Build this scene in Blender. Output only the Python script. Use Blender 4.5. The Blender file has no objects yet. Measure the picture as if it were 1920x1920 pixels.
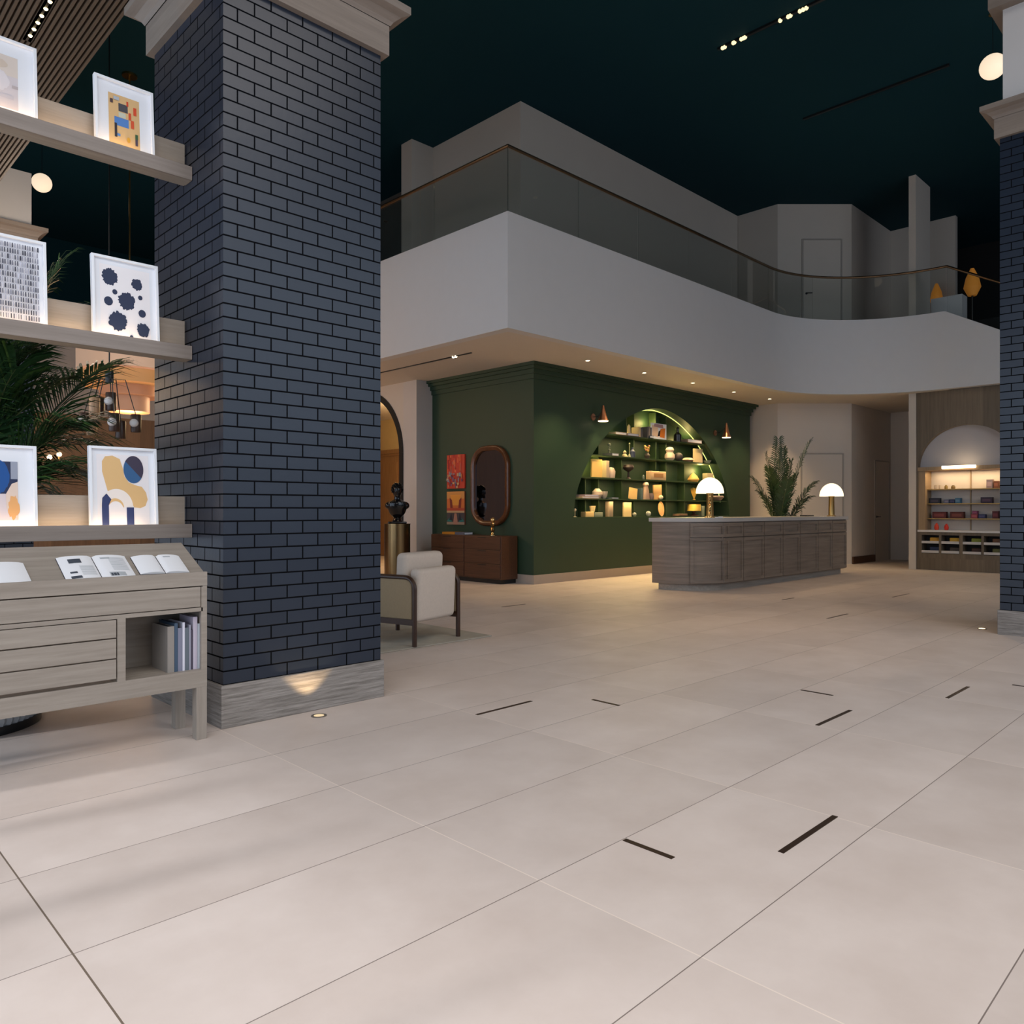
import bpy, bmesh, math, random
from mathutils import Vector, Matrix
random.seed(7)
PI = math.pi
SC = bpy.context.scene
COL = SC.collection
EYE = 1.2
F = 1442.0
HOR = 957.0
AZ = math.radians(45.45)
CA, SA = math.cos(AZ), math.sin(AZ)

# ---- survey helpers: where a sight line meets a real plane of the building ----
def ratio(px):
    u = (px - 960) / F
    return (CA + u * SA), (SA - u * CA)
def on_y(px, Y):
    a, b = ratio(px); return Y * a / b
def on_x(px, X):
    a, b = ratio(px); return X * b / a
def at_z(px, py, z):
    d = (EYE - z) * F / (py - HOR)
    a, b = ratio(px); return d * a, d * b
def z_at(py, X, Y):
    return EYE + (HOR - py) * (X * CA + Y * SA) / F

# ------------------------------------------------------------------ materials
MATS = {}
def srgb(r, g, b):
    f = lambda c: (c / 255 / 12.92) if c / 255 <= 0.04045 else ((c / 255 + 0.055) / 1.055) ** 2.4
    return (f(r), f(g), f(b), 1.0)
def base_mat(name):
    m = bpy.data.materials.new(name); m.use_nodes = True
    nt = m.node_tree; b = nt.nodes['Principled BSDF']
    return m, nt, b
def N(nt, t, **kw):
    n = nt.nodes.new(t)
    for k, v in kw.items():
        if hasattr(n, k): setattr(n, k, v)
        else: n.inputs[k].default_value = v
    return n
def plain(name, col, rough=0.6, metal=0.0, var=0.06, scale=6.0, spec=0.5):
    if name in MATS: return MATS[name]
    m, nt, b = base_mat(name)
    tc = N(nt, 'ShaderNodeTexCoord')
    no = N(nt, 'ShaderNodeTexNoise'); no.inputs['Scale'].default_value = scale; no.inputs['Detail'].default_value = 4
    nt.links.new(tc.outputs['Object'], no.inputs['Vector'])
    mx = N(nt, 'ShaderNodeMix', data_type='RGBA')
    c = col if len(col) == 4 else (*col, 1)
    mx.inputs[6].default_value = tuple(min(1, x * (1 - var)) for x in c[:3]) + (1,)
    mx.inputs[7].default_value = tuple(min(1, x * (1 + var)) for x in c[:3]) + (1,)
    nt.links.new(no.outputs['Fac'], mx.inputs[0]); nt.links.new(mx.outputs[2], b.inputs['Base Color'])
    b.inputs['Roughness'].default_value = rough; b.inputs['Metallic'].default_value = metal
    b.inputs['Specular IOR Level'].default_value = spec
    MATS[name] = m; return m
def wood(name, c1, c2, axis='x', scale=1.0, rough=0.55, bump=0.1, plank=0.0):
    if name in MATS: return MATS[name]
    m, nt, b = base_mat(name)
    tc = N(nt, 'ShaderNodeTexCoord'); mp = N(nt, 'ShaderNodeMapping')
    s = {'x': (1.2, 22, 22), 'y': (22, 1.2, 22), 'z': (22, 22, 1.2), 'h': (1.2, 1.2, 22)}[axis]
    mp.inputs['Scale'].default_value = tuple(v * scale for v in s)
    nt.links.new(tc.outputs['Object'], mp.inputs['Vector'])
    no = N(nt, 'ShaderNodeTexNoise'); no.inputs['Scale'].default_value = 1.6; no.inputs['Detail'].default_value = 6; no.inputs['Roughness'].default_value = 0.65
    nt.links.new(mp.outputs['Vector'], no.inputs['Vector'])
    cr = N(nt, 'ShaderNodeValToRGB'); cr.color_ramp.elements[0].position = 0.3; cr.color_ramp.elements[1].position = 0.7
    cr.color_ramp.elements[0].color = c1; cr.color_ramp.elements[1].color = c2
    nt.links.new(no.outputs['Fac'], cr.inputs['Fac'])
    out = cr.outputs['Color']
    if plank > 0:
        mp2 = N(nt, 'ShaderNodeMapping'); k = 1 / plank
        mp2.inputs['Scale'].default_value = {'x': (0.3, k, k), 'y': (k, 0.3, k), 'z': (k, k, 0.05)}[axis]
        nt.links.new(tc.outputs['Object'], mp2.inputs['Vector'])
        fl = N(nt, 'ShaderNodeVectorMath', operation='FLOOR'); nt.links.new(mp2.outputs['Vector'], fl.inputs[0])
        wn = N(nt, 'ShaderNodeTexWhiteNoise'); nt.links.new(fl.outputs[0], wn.inputs['Vector'])
        mr = N(nt, 'ShaderNodeMapRange'); mr.inputs['To Min'].default_value = 0.72; mr.inputs['To Max'].default_value = 1.15
        nt.links.new(wn.outputs['Value'], mr.inputs['Value'])
        mu = N(nt, 'ShaderNodeVectorMath', operation='SCALE')
        nt.links.new(out, mu.inputs[0]); nt.links.new(mr.outputs[0], mu.inputs['Scale']); out = mu.outputs[0]
    nt.links.new(out, b.inputs['Base Color'])
    bu = N(nt, 'ShaderNodeBump'); bu.inputs['Strength'].default_value = bump; bu.inputs['Distance'].default_value = 0.004
    nt.links.new(no.outputs['Fac'], bu.inputs['Height']); nt.links.new(bu.outputs['Normal'], b.inputs['Normal'])
    b.inputs['Roughness'].default_value = rough
    MATS[name] = m; return m
def emit(name, col, strength):
    if name in MATS: return MATS[name]
    m, nt, b = base_mat(name)
    b.inputs['Base Color'].default_value = (*col[:3], 1); b.inputs['Emission Color'].default_value = (*col[:3], 1)
    b.inputs['Emission Strength'].default_value = strength
    MATS[name] = m; return m
def brick_mat(name, fx, fy, z0, bx=0.0):
    m, nt, b = base_mat(name)
    geo = N(nt, 'ShaderNodeNewGeometry')
    sp = N(nt, 'ShaderNodeSeparateXYZ'); nt.links.new(geo.outputs['Position'], sp.inputs[0])
    sn = N(nt, 'ShaderNodeSeparateXYZ'); nt.links.new(geo.outputs['True Normal'], sn.inputs[0])
    ab = N(nt, 'ShaderNodeMath', operation='ABSOLUTE'); nt.links.new(sn.outputs['X'], ab.inputs[0])
    gt = N(nt, 'ShaderNodeMath', operation='GREATER_THAN'); gt.inputs[1].default_value = 0.5; nt.links.new(ab.outputs[0], gt.inputs[0])
    sx = N(nt, 'ShaderNodeMath', operation='SUBTRACT'); sx.inputs[1].default_value = fx; nt.links.new(sp.outputs['X'], sx.inputs[0])
    sy = N(nt, 'ShaderNodeMath', operation='SUBTRACT'); sy.inputs[1].default_value = fy; nt.links.new(sp.outputs['Y'], sy.inputs[0])
    mx = N(nt, 'ShaderNodeMix', data_type='FLOAT')
    nt.links.new(gt.outputs[0], mx.inputs[0]); nt.links.new(sx.outputs[0], mx.inputs[2]); nt.links.new(sy.outputs[0], mx.inputs[3])
    sz = N(nt, 'ShaderNodeMath', operation='SUBTRACT'); sz.inputs[1].default_value = z0; nt.links.new(sp.outputs['Z'], sz.inputs[0])
    cb = N(nt, 'ShaderNodeCombineXYZ'); nt.links.new(mx.outputs[0], cb.inputs['X']); nt.links.new(sz.outputs[0], cb.inputs['Y'])
    br = N(nt, 'ShaderNodeTexBrick'); br.offset = 0.5; br.offset_frequency = 2
    br.inputs['Scale'].default_value = 1.0; br.inputs['Brick Width'].default_value = 0.2015; br.inputs['Row Height'].default_value = 0.0753
    br.inputs['Mortar Size'].default_value = 0.0046; br.inputs['Mortar Smooth'].default_value = 0.2; br.inputs['Bias'].default_value = 0.0
    br.inputs['Color1'].default_value = (0.011, 0.018, 0.033, 1); br.inputs['Color2'].default_value = (0.015, 0.023, 0.040, 1)
    br.inputs['Mortar'].default_value = (0.004, 0.0045, 0.006, 1)
    nt.links.new(cb.outputs[0], br.inputs['Vector']); nt.links.new(br.outputs['Color'], b.inputs['Base Color'])
    no = N(nt, 'ShaderNodeTexNoise'); no.inputs['Scale'].default_value = 40
    nt.links.new(geo.outputs['Position'], no.inputs['Vector'])
    inv = N(nt, 'ShaderNodeMath', operation='SUBTRACT'); inv.inputs[0].default_value = 1; nt.links.new(br.outputs['Fac'], inv.inputs[1])
    ad = N(nt, 'ShaderNodeMath', operation='MULTIPLY_ADD'); ad.inputs[1].default_value = 0.08
    nt.links.new(no.outputs['Fac'], ad.inputs[0]); nt.links.new(inv.outputs[0], ad.inputs[2])
    bu = N(nt, 'ShaderNodeBump'); bu.inputs['Strength'].default_value = 0.8; bu.inputs['Distance'].default_value = 0.008
    nt.links.new(ad.outputs[0], bu.inputs['Height']); nt.links.new(bu.outputs['Normal'], b.inputs['Normal'])
    mr = N(nt, 'ShaderNodeMapRange'); mr.inputs['To Min'].default_value = 0.33; mr.inputs['To Max'].default_value = 0.95
    nt.links.new(br.outputs['Fac'], mr.inputs['Value']); nt.links.new(mr.outputs[0], b.inputs['Roughness'])
    ms = N(nt, 'ShaderNodeMapRange'); ms.inputs['To Min'].default_value = 0.5; ms.inputs['To Max'].default_value = 0.05
    nt.links.new(br.outputs['Fac'], ms.inputs['Value']); nt.links.new(ms.outputs[0], b.inputs['Specular IOR Level'])
    return m
def glass_mat(name, tint=(0.92, 0.935, 0.925), gl=0.4):
    if name in MATS: return MATS[name]
    m = bpy.data.materials.new(name); m.use_nodes = True; nt = m.node_tree
    nt.nodes.remove(nt.nodes['Principled BSDF']); out = nt.nodes['Material Output']
    tr = N(nt, 'ShaderNodeBsdfTransparent'); tr.inputs['Color'].default_value = (*tint, 1)
    g = N(nt, 'ShaderNodeBsdfGlossy'); g.inputs['Roughness'].default_value = 0.02
    lw = N(nt, 'ShaderNodeFresnel'); lw.inputs['IOR'].default_value = 1.45
    mu = N(nt, 'ShaderNodeMath', operation='MULTIPLY'); mu.inputs[1].default_value = gl; nt.links.new(lw.outputs[0], mu.inputs[0])
    ms = N(nt, 'ShaderNodeMixShader'); nt.links.new(mu.outputs[0], ms.inputs[0]); nt.links.new(tr.outputs[0], ms.inputs[1]); nt.links.new(g.outputs[0], ms.inputs[2])
    nt.links.new(ms.outputs[0], out.inputs['Surface'])
    MATS[name] = m; return m
def floor_mat():
    m, nt, b = base_mat('stone_floor')
    geo = N(nt, 'ShaderNodeNewGeometry'); sp = N(nt, 'ShaderNodeSeparateXYZ'); nt.links.new(geo.outputs['Position'], sp.inputs[0])
    def cell(out, off, size, w):
        s = N(nt, 'ShaderNodeMath', operation='SUBTRACT'); s.inputs[1].default_value = off; nt.links.new(out, s.inputs[0])
        d = N(nt, 'ShaderNodeMath', operation='DIVIDE'); d.inputs[1].default_value = size; nt.links.new(s.outputs[0], d.inputs[0])
        fl = N(nt, 'ShaderNodeMath', operation='FLOOR'); nt.links.new(d.outputs[0], fl.inputs[0])
        r = N(nt, 'ShaderNodeMath', operation='ROUND'); nt.links.new(d.outputs[0], r.inputs[0])
        df = N(nt, 'ShaderNodeMath', operation='SUBTRACT'); nt.links.new(d.outputs[0], df.inputs[0]); nt.links.new(r.outputs[0], df.inputs[1])
        ab = N(nt, 'ShaderNodeMath', operation='ABSOLUTE'); nt.links.new(df.outputs[0], ab.inputs[0])
        lt = N(nt, 'ShaderNodeMath', operation='LESS_THAN'); lt.inputs[1].default_value = w / size; nt.links.new(ab.outputs[0], lt.inputs[0])
        return fl, lt
    fx, gx = cell(sp.outputs['X'], 0.613, 1.2, 0.0022)
    fy, gy = cell(sp.outputs['Y'], 0.516, 0.6, 0.0017)
    # the dark movement joint
    sj = N(nt, 'ShaderNodeMath', operation='SUBTRACT'); sj.inputs[1].default_value = 0.613; nt.links.new(sp.outputs['X'], sj.inputs[0])
    aj = N(nt, 'ShaderNodeMath', operation='ABSOLUTE'); nt.links.new(sj.outputs[0], aj.inputs[0])
    lj = N(nt, 'ShaderNodeMath', operation='LESS_THAN'); lj.inputs[1].default_value = 0.0026; nt.links.new(aj.outputs[0], lj.inputs[0])
    cb = N(nt, 'ShaderNodeCombineXYZ'); nt.links.new(fx.outputs[0], cb.inputs['X']); nt.links.new(fy.outputs[0], cb.inputs['Y'])
    wn = N(nt, 'ShaderNodeTexWhiteNoise'); nt.links.new(cb.outputs[0], wn.inputs['Vector'])
    # cloudy stone, moved per tile
    sc = N(nt, 'ShaderNodeVectorMath', operation='SCALE'); sc.inputs['Scale'].default_value = 7.0; nt.links.new(wn.outputs['Color'], sc.inputs[0])
    ad = N(nt, 'ShaderNodeVectorMath', operation='ADD'); nt.links.new(geo.outputs['Position'], ad.inputs[0]); nt.links.new(sc.outputs[0], ad.inputs[1])
    no = N(nt, 'ShaderNodeTexNoise'); no.inputs['Scale'].default_value = 2.2; no.inputs['Detail'].default_value = 7; no.inputs['Roughness'].default_value = 0.6
    nt.links.new(ad.outputs[0], no.inputs['Vector'])
    cr = N(nt, 'ShaderNodeValToRGB'); e = cr.color_ramp.elements
    e[0].position = 0.3; e[1].position = 0.72
    e[0].color = (0.56, 0.475, 0.425, 1); e[1].color = (0.66, 0.575, 0.525, 1)
    nt.links.new(no.outputs['Fac'], cr.inputs['Fac'])
    mr = N(nt, 'ShaderNodeMapRange'); mr.inputs['To Min'].default_value = 0.95; mr.inputs['To Max'].default_value = 1.04; nt.links.new(wn.outputs['Value'], mr.inputs['Value'])
    mu = N(nt, 'ShaderNodeVectorMath', operation='SCALE'); nt.links.new(cr.outputs[0], mu.inputs[0]); nt.links.new(mr.outputs[0], mu.inputs['Scale'])
    m1 = N(nt, 'ShaderNodeMix', data_type='RGBA'); m1.inputs[7].default_value = (0.74, 0.64, 0.56, 1)
    nt.links.new(gx.outputs[0], m1.inputs[0]); nt.links.new(mu.outputs[0], m1.inputs[6])
    m2 = N(nt, 'ShaderNodeMix', data_type='RGBA'); m2.inputs[7].default_value = (0.20, 0.16, 0.14, 1)
    nt.links.new(gy.outputs[0], m2.inputs[0]); nt.links.new(m1.outputs[2], m2.inputs[6])
    m3 = N(nt, 'ShaderNodeMix', data_type='RGBA'); m3.inputs[7].default_value = (0.16, 0.12, 0.09, 1)
    nt.links.new(lj.outputs[0], m3.inputs[0]); nt.links.new(m2.outputs[2], m3.inputs[6])
    nt.links.new(m3.outputs[2], b.inputs['Base Color'])
    b.inputs['Roughness'].default_value = 0.5; b.inputs['Specular IOR Level'].default_value = 0.35
    return m

# ------------------------------------------------------------------ mesh builder
class MB:
    def __init__(s): s.bm = bmesh.new(); s.mi = 0
    def _new(s, n0):
        for f in list(s.bm.faces)[n0:]: f.material_index = s.mi
    def mat(s, i): s.mi = i; return s
    def quad(s, pts):
        f = s.bm.faces.new([s.bm.verts.new(p) for p in pts]); f.material_index = s.mi; return s
    poly = quad
    def box(s, x0, x1, y0, y1, z0, z1, M=None):
        c = [(x, y, z) for z in (z0, z1) for x, y in ((x0, y0), (x1, y0), (x1, y1), (x0, y1))]
        if M is not None: c = [tuple(M @ Vector(p)) for p in c]
        v = [s.bm.verts.new(p) for p in c]
        for idx in ((3, 2, 1, 0), (4, 5, 6, 7), (0, 1, 5, 4), (1, 2, 6, 5), (2, 3, 7, 6), (3, 0, 4, 7)):
            f = s.bm.faces.new([v[i] for i in idx]); f.material_index = s.mi
        return s
    def rbox(s, x0, x1, y0, y1, z0, z1, r=0.02, seg=3, M=None):
        t = bmesh.new(); bmesh.ops.create_cube(t, size=1)
        for v in t.verts: v.co = Vector(((x0 + x1) / 2 + v.co.x * (x1 - x0), (y0 + y1) / 2 + v.co.y * (y1 - y0), (z0 + z1) / 2 + v.co.z * (z1 - z0)))
        r = min(r, 0.49 * min(x1 - x0, y1 - y0, z1 - z0))
        bmesh.ops.bevel(t, geom=list(t.edges), offset=r, segments=seg, profile=0.5, affect='EDGES')
        s.merge(t, M); return s
    def merge(s, t, M=None):
        mp = {}
        for v in t.verts: mp[v] = s.bm.verts.new((M @ v.co) if M is not None else v.co)
        for f in t.faces:
            g = s.bm.faces.new([mp[v] for v in f.verts]); g.material_index = s.mi
        t.free(); return s
    def lathe(s, prof, c=(0, 0, 0), n=24, M=None):
        rings = []
        for r, z in prof:
            if r < 1e-5:
                p = Vector((c[0], c[1], c[2] + z)); rings.append([s.bm.verts.new(M @ p if M is not None else p)])
            else:
                rg = []
                for k in range(n):
                    a = 2 * PI * k / n; p = Vector((c[0] + r * math.cos(a), c[1] + r * math.sin(a), c[2] + z))
                    rg.append(s.bm.verts.new(M @ p if M is not None else p))
                rings.append(rg)
        for a, b in zip(rings, rings[1:]):
            for k in range(n):
                k2 = (k + 1) % n
                if len(a) == 1 and len(b) == 1: continue
                if len(a) == 1: vs = [a[0], b[k2], b[k]]
                elif len(b) == 1: vs = [a[k], a[k2], b[0]]
                else: vs = [a[k], a[k2], b[k2], b[k]]
                f = s.bm.faces.new(vs); f.material_index = s.mi
        for rg, rev in ((rings[0], True), (rings[-1], False)):
            if len(rg) > 2:
                f = s.bm.faces.new(rg[::-1] if rev else rg); f.material_index = s.mi
        return s
    def cyl(s, c, r, h, n=20, r2=None): return s.lathe([(r, 0), (r if r2 is None else r2, h)], c, n)
    def ball(s, c, r, n=16, sx=1, sz=1):
        m = n // 2; return s.lathe([(r * sx * math.sin(PI * k / m) if 0 < k < m else 0, -r * sz * math.cos(PI * k / m)) for k in range(m + 1)], c, n)
    def tube(s, path, r, n=8, closed=False):
        P = [Vector(p) for p in path]; rings = []; up = Vector((0, 0, 1)); L = len(P)
        for i, p in enumerate(P):
            if closed: t = (P[(i + 1) % L] - P[i - 1]).normalized()
            else: t = (P[min(i + 1, L - 1)] - P[max(i - 1, 0)]).normalized()
            if abs(t.dot(up)) > 0.97: up = Vector((1, 0, 0)) if abs(t.x) < 0.9 else Vector((0, 1, 0))
            a = t.cross(up).normalized(); b = a.cross(t).normalized(); up = b
            rr = r[i] if isinstance(r, (list, tuple)) else r
            rings.append([s.bm.verts.new(p + a * rr * math.cos(2 * PI * k / n) + b * rr * math.sin(2 * PI * k / n)) for k in range(n)])
        pr = list(zip(rings, rings[1:]))
        if closed: pr.append((rings[-1], rings[0]))
        for a, b in pr:
            for k in range(n):
                f = s.bm.faces.new([a[k], a[(k + 1) % n], b[(k + 1) % n], b[k]]); f.material_index = s.mi
        if not closed:
            for rg in (rings[0][::-1], rings[-1]):
                f = s.bm.faces.new(rg); f.material_index = s.mi
        return s
    def prism(s, pts, z0, z1, top=None):
        # vertical prism of a plan outline; top = per-point heights
        n = len(pts)
        a = [s.bm.verts.new((x, y, z0)) for x, y in pts]
        b = [s.bm.verts.new((x, y, (top[i] if top else z1))) for i, (x, y) in enumerate(pts)]
        for k in range(n):
            f = s.bm.faces.new([a[k], a[(k + 1) % n], b[(k + 1) % n], b[k]]); f.material_index = s.mi
        for rg in (a[::-1], b):
            f = s.bm.faces.new(rg); f.material_index = s.mi
        return s
    def slab3(s, outline, off):
        # outline = planar 3-D points, extruded by vector off
        n = len(outline); off = Vector(off)
        a = [s.bm.verts.new(p) for p in outline]; b = [s.bm.verts.new(Vector(p) + off) for p in outline]
        for k in range(n):
            f = s.bm.faces.new([a[k], a[(k + 1) % n], b[(k + 1) % n], b[k]]); f.material_index = s.mi
        for rg in (a[::-1], b):
            f = s.bm.faces.new(rg); f.material_index = s.mi
        return s
    def wallstrip(s, path, th, z0, z1, tops=None):
        # a strip of constant thickness following a plan path (thickness to the left of travel)
        P = [Vector((x, y)) for x, y in path]; n = len(P); L = []
        for i in range(n):
            d0 = (P[i] - P[i - 1]).normalized() if i > 0 else None
            d1 = (P[i + 1] - P[i]).normalized() if i < n - 1 else None
            if d0 is None: d0 = d1
            if d1 is None: d1 = d0
            n0 = Vector((-d0.y, d0.x)); n1 = Vector((-d1.y, d1.x)); m = (n0 + n1)
            if m.length < 1e-6: m = n0
            m.normalize(); L.append(P[i] + m * th / max(0.3, m.dot(n0)))
        sec = []
        for i in range(n):
            zt = tops[i] if tops else z1; zb = z0[i] if isinstance(z0, (list, tuple)) else z0
            sec.append([s.bm.verts.new((P[i].x, P[i].y, zb)), s.bm.verts.new((P[i].x, P[i].y, zt)), s.bm.verts.new((L[i].x, L[i].y, zt)), s.bm.verts.new((L[i].x, L[i].y, zb))])
        for a, b in zip(sec, sec[1:]):
            for k in range(4):
                f = s.bm.faces.new([a[k], a[(k + 1) % 4], b[(k + 1) % 4], b[k]]); f.material_index = s.mi
        for rg in (sec[0][::-1], sec[-1]):
            f = s.bm.faces.new(rg); f.material_index = s.mi
        return s
    def build(s, name, mats, parent=None, loc=(0, 0, 0), rot=(0, 0, 0), smooth=True, bevel=0.0, recalc=True):
        if recalc: bmesh.ops.recalc_face_normals(s.bm, faces=list(s.bm.faces))
        me = bpy.data.meshes.new(name); s.bm.to_mesh(me); s.bm.free()
        if not isinstance(mats, (list, tuple)): mats = [mats]
        for m in mats: me.materials.append(m)
        if smooth:
            me.shade_smooth(); me.set_sharp_from_angle(angle=math.radians(35))
        o = bpy.data.objects.new(name, me); COL.objects.link(o)
        o.location = loc; o.rotation_euler = rot
        if parent is not None: o.parent = parent
        if bevel > 0:
            md = o.modifiers.new('edge', 'BEVEL'); md.width = bevel; md.segments = 2; md.limit_method = 'ANGLE'; md.angle_limit = math.radians(40)
        return o
def tag(o, label, cat, group=None, kind=None):
    o['label'] = label; o['category'] = cat
    if group: o['group'] = group
    if kind: o['kind'] = kind
    return o
def thing(name, label, cat, loc=(0, 0, 0), rz=0, group=None):
    o = bpy.data.objects.new(name, None); COL.objects.link(o); o.empty_display_size = 0.1
    o.location = loc; o.rotation_euler = (0, 0, rz); return tag(o, label, cat, group)
def struct(mb, name, mats, **kw):
    o = mb.build(name, mats, **kw); o['kind'] = 'structure'; return o
def lamp(kind, name, loc, energy, color, size=0.1, rot=(0, 0, 0), **kw):
    l = bpy.data.lights.new(name, kind); l.energy = energy; l.color = color
    if kind == 'AREA':
        l.shape = 'RECTANGLE'; l.size = size[0] if isinstance(size, tuple) else size; l.size_y = size[1] if isinstance(size, tuple) else size
    elif kind in ('POINT', 'SPOT'): l.shadow_soft_size = size
    for k, v in kw.items(): setattr(l, k, v)
    o = bpy.data.objects.new(name, l); COL.objects.link(o); o.location = loc; o.rotation_euler = rot; return o
def aim(o, target):
    d = Vector(target) - o.location; o.rotation_euler = d.to_track_quat('-Z', 'Y').to_euler()

# ------------------------------------------------------------------ palette
M_floor = floor_mat()
M_white = plain('white_plaster', (0.62, 0.60, 0.59), 0.75, var=0.02)
M_wall = plain('warm_grey_plaster', (0.56, 0.495, 0.43), 0.8, var=0.03, scale=2)
M_soffit = plain('soffit_plaster', (0.62, 0.55, 0.47), 0.8, var=0.02)
M_ceil = plain('teal_black_ceiling', (0.003, 0.034, 0.046), 0.85, var=0.12, scale=0.4, spec=0.2)
M_green = plain('green_lacquer_wall', (0.020, 0.048, 0.024), 0.55, var=0.06, scale=3)
M_greendark = plain('green_shelf_lacquer', (0.034, 0.065, 0.024), 0.5, var=0.08)
M_oak = wood('limed_oak', (0.255, 0.218, 0.182, 1), (0.36, 0.315, 0.268, 1), 'x', 1.0, 0.55)
M_oakz = wood('limed_oak_upright', (0.255, 0.218, 0.182, 1), (0.36, 0.315, 0.268, 1), 'z', 1.0, 0.55)
M_greyoak = wood('grey_oak', (0.215, 0.18, 0.155, 1), (0.29, 0.245, 0.215, 1), 'x', 1.0, 0.5)
M_deskoak = wood('desk_grey_oak', (0.15, 0.115, 0.09, 1), (0.27, 0.215, 0.17, 1), 'h', 0.6, 0.5, 0.03)
M_capwood = wood('pillar_trim_oak', (0.20, 0.16, 0.13, 1), (0.275, 0.225, 0.185, 1), 'h', 0.8, 0.6)
M_basewood = wood('ribbed_base_oak', (0.13, 0.115, 0.10, 1), (0.36, 0.33, 0.305, 1), 'h', 2.4, 0.6, 0.7)
M_archwood = wood('arch_wall_oak', (0.13, 0.095, 0.06, 1), (0.19, 0.14, 0.09, 1), 'z', 0.6, 0.55, 0.05, plank=0.28)
M_walnut = wood('walnut', (0.055, 0.020, 0.008, 1), (0.105, 0.042, 0.018, 1), 'x', 1.2, 0.4)
M_chairwood = plain('chair_walnut', (0.042, 0.017, 0.008), 0.35, var=0.2, scale=20)
M_slat = wood('ceiling_slat_wood', (0.10, 0.068, 0.045, 1), (0.15, 0.105, 0.07, 1), 'y', 1.0, 0.6)
M_black = plain('black_metal', (0.008, 0.009, 0.010), 0.35)
M_dark = plain('dark_void_wall', (0.006, 0.005, 0.005), 0.7)
M_brass = plain('aged_brass', (0.52, 0.33, 0.12), 0.28, 1.0, var=0.1)
M_gold = plain('polished_gold', (0.85, 0.58, 0.25), 0.16, 1.0, var=0.05)
M_bronze = plain('bronze_drum', (0.24, 0.155, 0.07), 0.25, 1.0, var=0.1, scale=3)
M_copper = plain('copper', (0.72, 0.36, 0.22), 0.28, 1.0, var=0.05)
M_railbronze = plain('rail_bronze', (0.22, 0.14, 0.08), 0.35, 1.0, var=0.1)
M_slot = plain('dark_bronze_inlay', (0.045, 0.025, 0.016), 0.4, 0.4)
M_cream = plain('cream_boucle', (0.60, 0.52, 0.45), 0.9, var=0.08, scale=60)
M_linen = plain('sand_linen', (0.34, 0.26, 0.16), 0.9, var=0.1, scale=80)
M_frame = plain('white_frame', (0.82, 0.86, 0.92), 0.4, var=0.01)
M_mat = plain('white_mount_board', (0.79, 0.83, 0.90), 0.8, var=0.01)
M_paper = plain('paper', (0.80, 0.81, 0.84), 0.8, var=0.02)
M_stone = plain('pale_counter_stone', (0.46, 0.44, 0.42), 0.35, var=0.05)
M_beigebase = plain('stone_skirting', (0.38, 0.32, 0.27), 0.6, var=0.05)
M_glass = glass_mat('balustrade_glass')
M_leaf = plain('palm_leaf', (0.022, 0.070, 0.022), 0.42, var=0.45, scale=5)
M_leaf2 = plain('palm_leaf_light', (0.07, 0.15, 0.035), 0.42, var=0.4, scale=5)
M_stem = plain('palm_stem', (0.10, 0.12, 0.04), 0.6, var=0.2)
M_soil = plain('potting_soil', (0.03, 0.02, 0.015), 0.95)
M_pot = plain('grey_ribbed_pot', (0.42, 0.45, 0.48), 0.6, var=0.1)
M_lampshade = emit('opal_glass_lit', (1.0, 0.82, 0.56), 1.5)
M_globe = emit('globe_glass_lit', (1.0, 0.80, 0.58), 0.85)
M_led = emit('warm_led', (1.0, 0.72, 0.38), 18)
M_bead = emit('led_bead', (1.0, 0.80, 0.42), 5)
M_dim = emit('track_bead', (1.0, 0.82, 0.45), 1.3)

def col(name, r, g, b, rough=0.6, metal=0.0):
    return plain(name, srgb(r, g, b), rough, metal, var=0.05)

# ================================================================== THE SETTING
CEIL = 8.05; SOF = 3.592; TOP = 5.115; UP = 5.0
struct(MB().box(-9, 25, -9, 23, -0.12, 0.0), 'floor', M_floor)
struct(MB().box(-9, 25, -9, 23, CEIL, CEIL + 0.2), 'ceiling', M_ceil)
# low slatted ceiling over the window side
LOWC = 4.66
mb = MB().box(-9, 1.84, -9, 14.5, LOWC + 0.035, LOWC + 0.16)
for k in range(60):
    x = 1.838 - 0.035 * k
    mb.box(x - 0.019, x, 2.4, 14.5, LOWC, LOWC + 0.036)
struct(mb, 'ceiling_slats', M_slat, smooth=False)
# bulkhead that closes the gap above the low ceiling
struct(MB().box(1.70, 1.84, -7, 14.5, LOWC + 0.16, CEIL), 'wall_bulkhead', M_ceil)

# window walls behind the camera
WX = -3.0
mb = MB()
for y in [-8.4, -7.3, -6.2, -5.1, -4.0, -2.9, -1.8, -0.7, 0.4, 1.2, 2.02, 3.15, 3.90, 4.9, 5.9, 6.9, 8.0, 9.2, 10.4, 11.6, 12.8, 14.0, 15.2, 16.4]:
    mb.box(WX - 0.06, WX + 0.06, y - 0.05, y + 0.05, 0, LOWC)
mb.box(WX - 0.06, WX + 0.06, -9, 16.5, 0, 0.08).box(WX - 0.06, WX + 0.06, -9, 16.5, LOWC - 0.1, LOWC + 0.04)
struct(mb, 'window_1', M_black, smooth=False)
mb = MB()
for k in range(13):
    x = -8 + 1.8 * k
    mb.box(x - 0.05, x + 0.05, -7.06, -6.94, 0, CEIL)
mb.box(-9, 25, -7.06, -6.94, 0, 0.08).box(-9, 25, -7.06, -6.94, 3.4, 3.48).box(-9, 25, -7.06, -6.94, 5.6, 5.68)
struct(mb, 'window_2', M_black, smooth=False)

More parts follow.
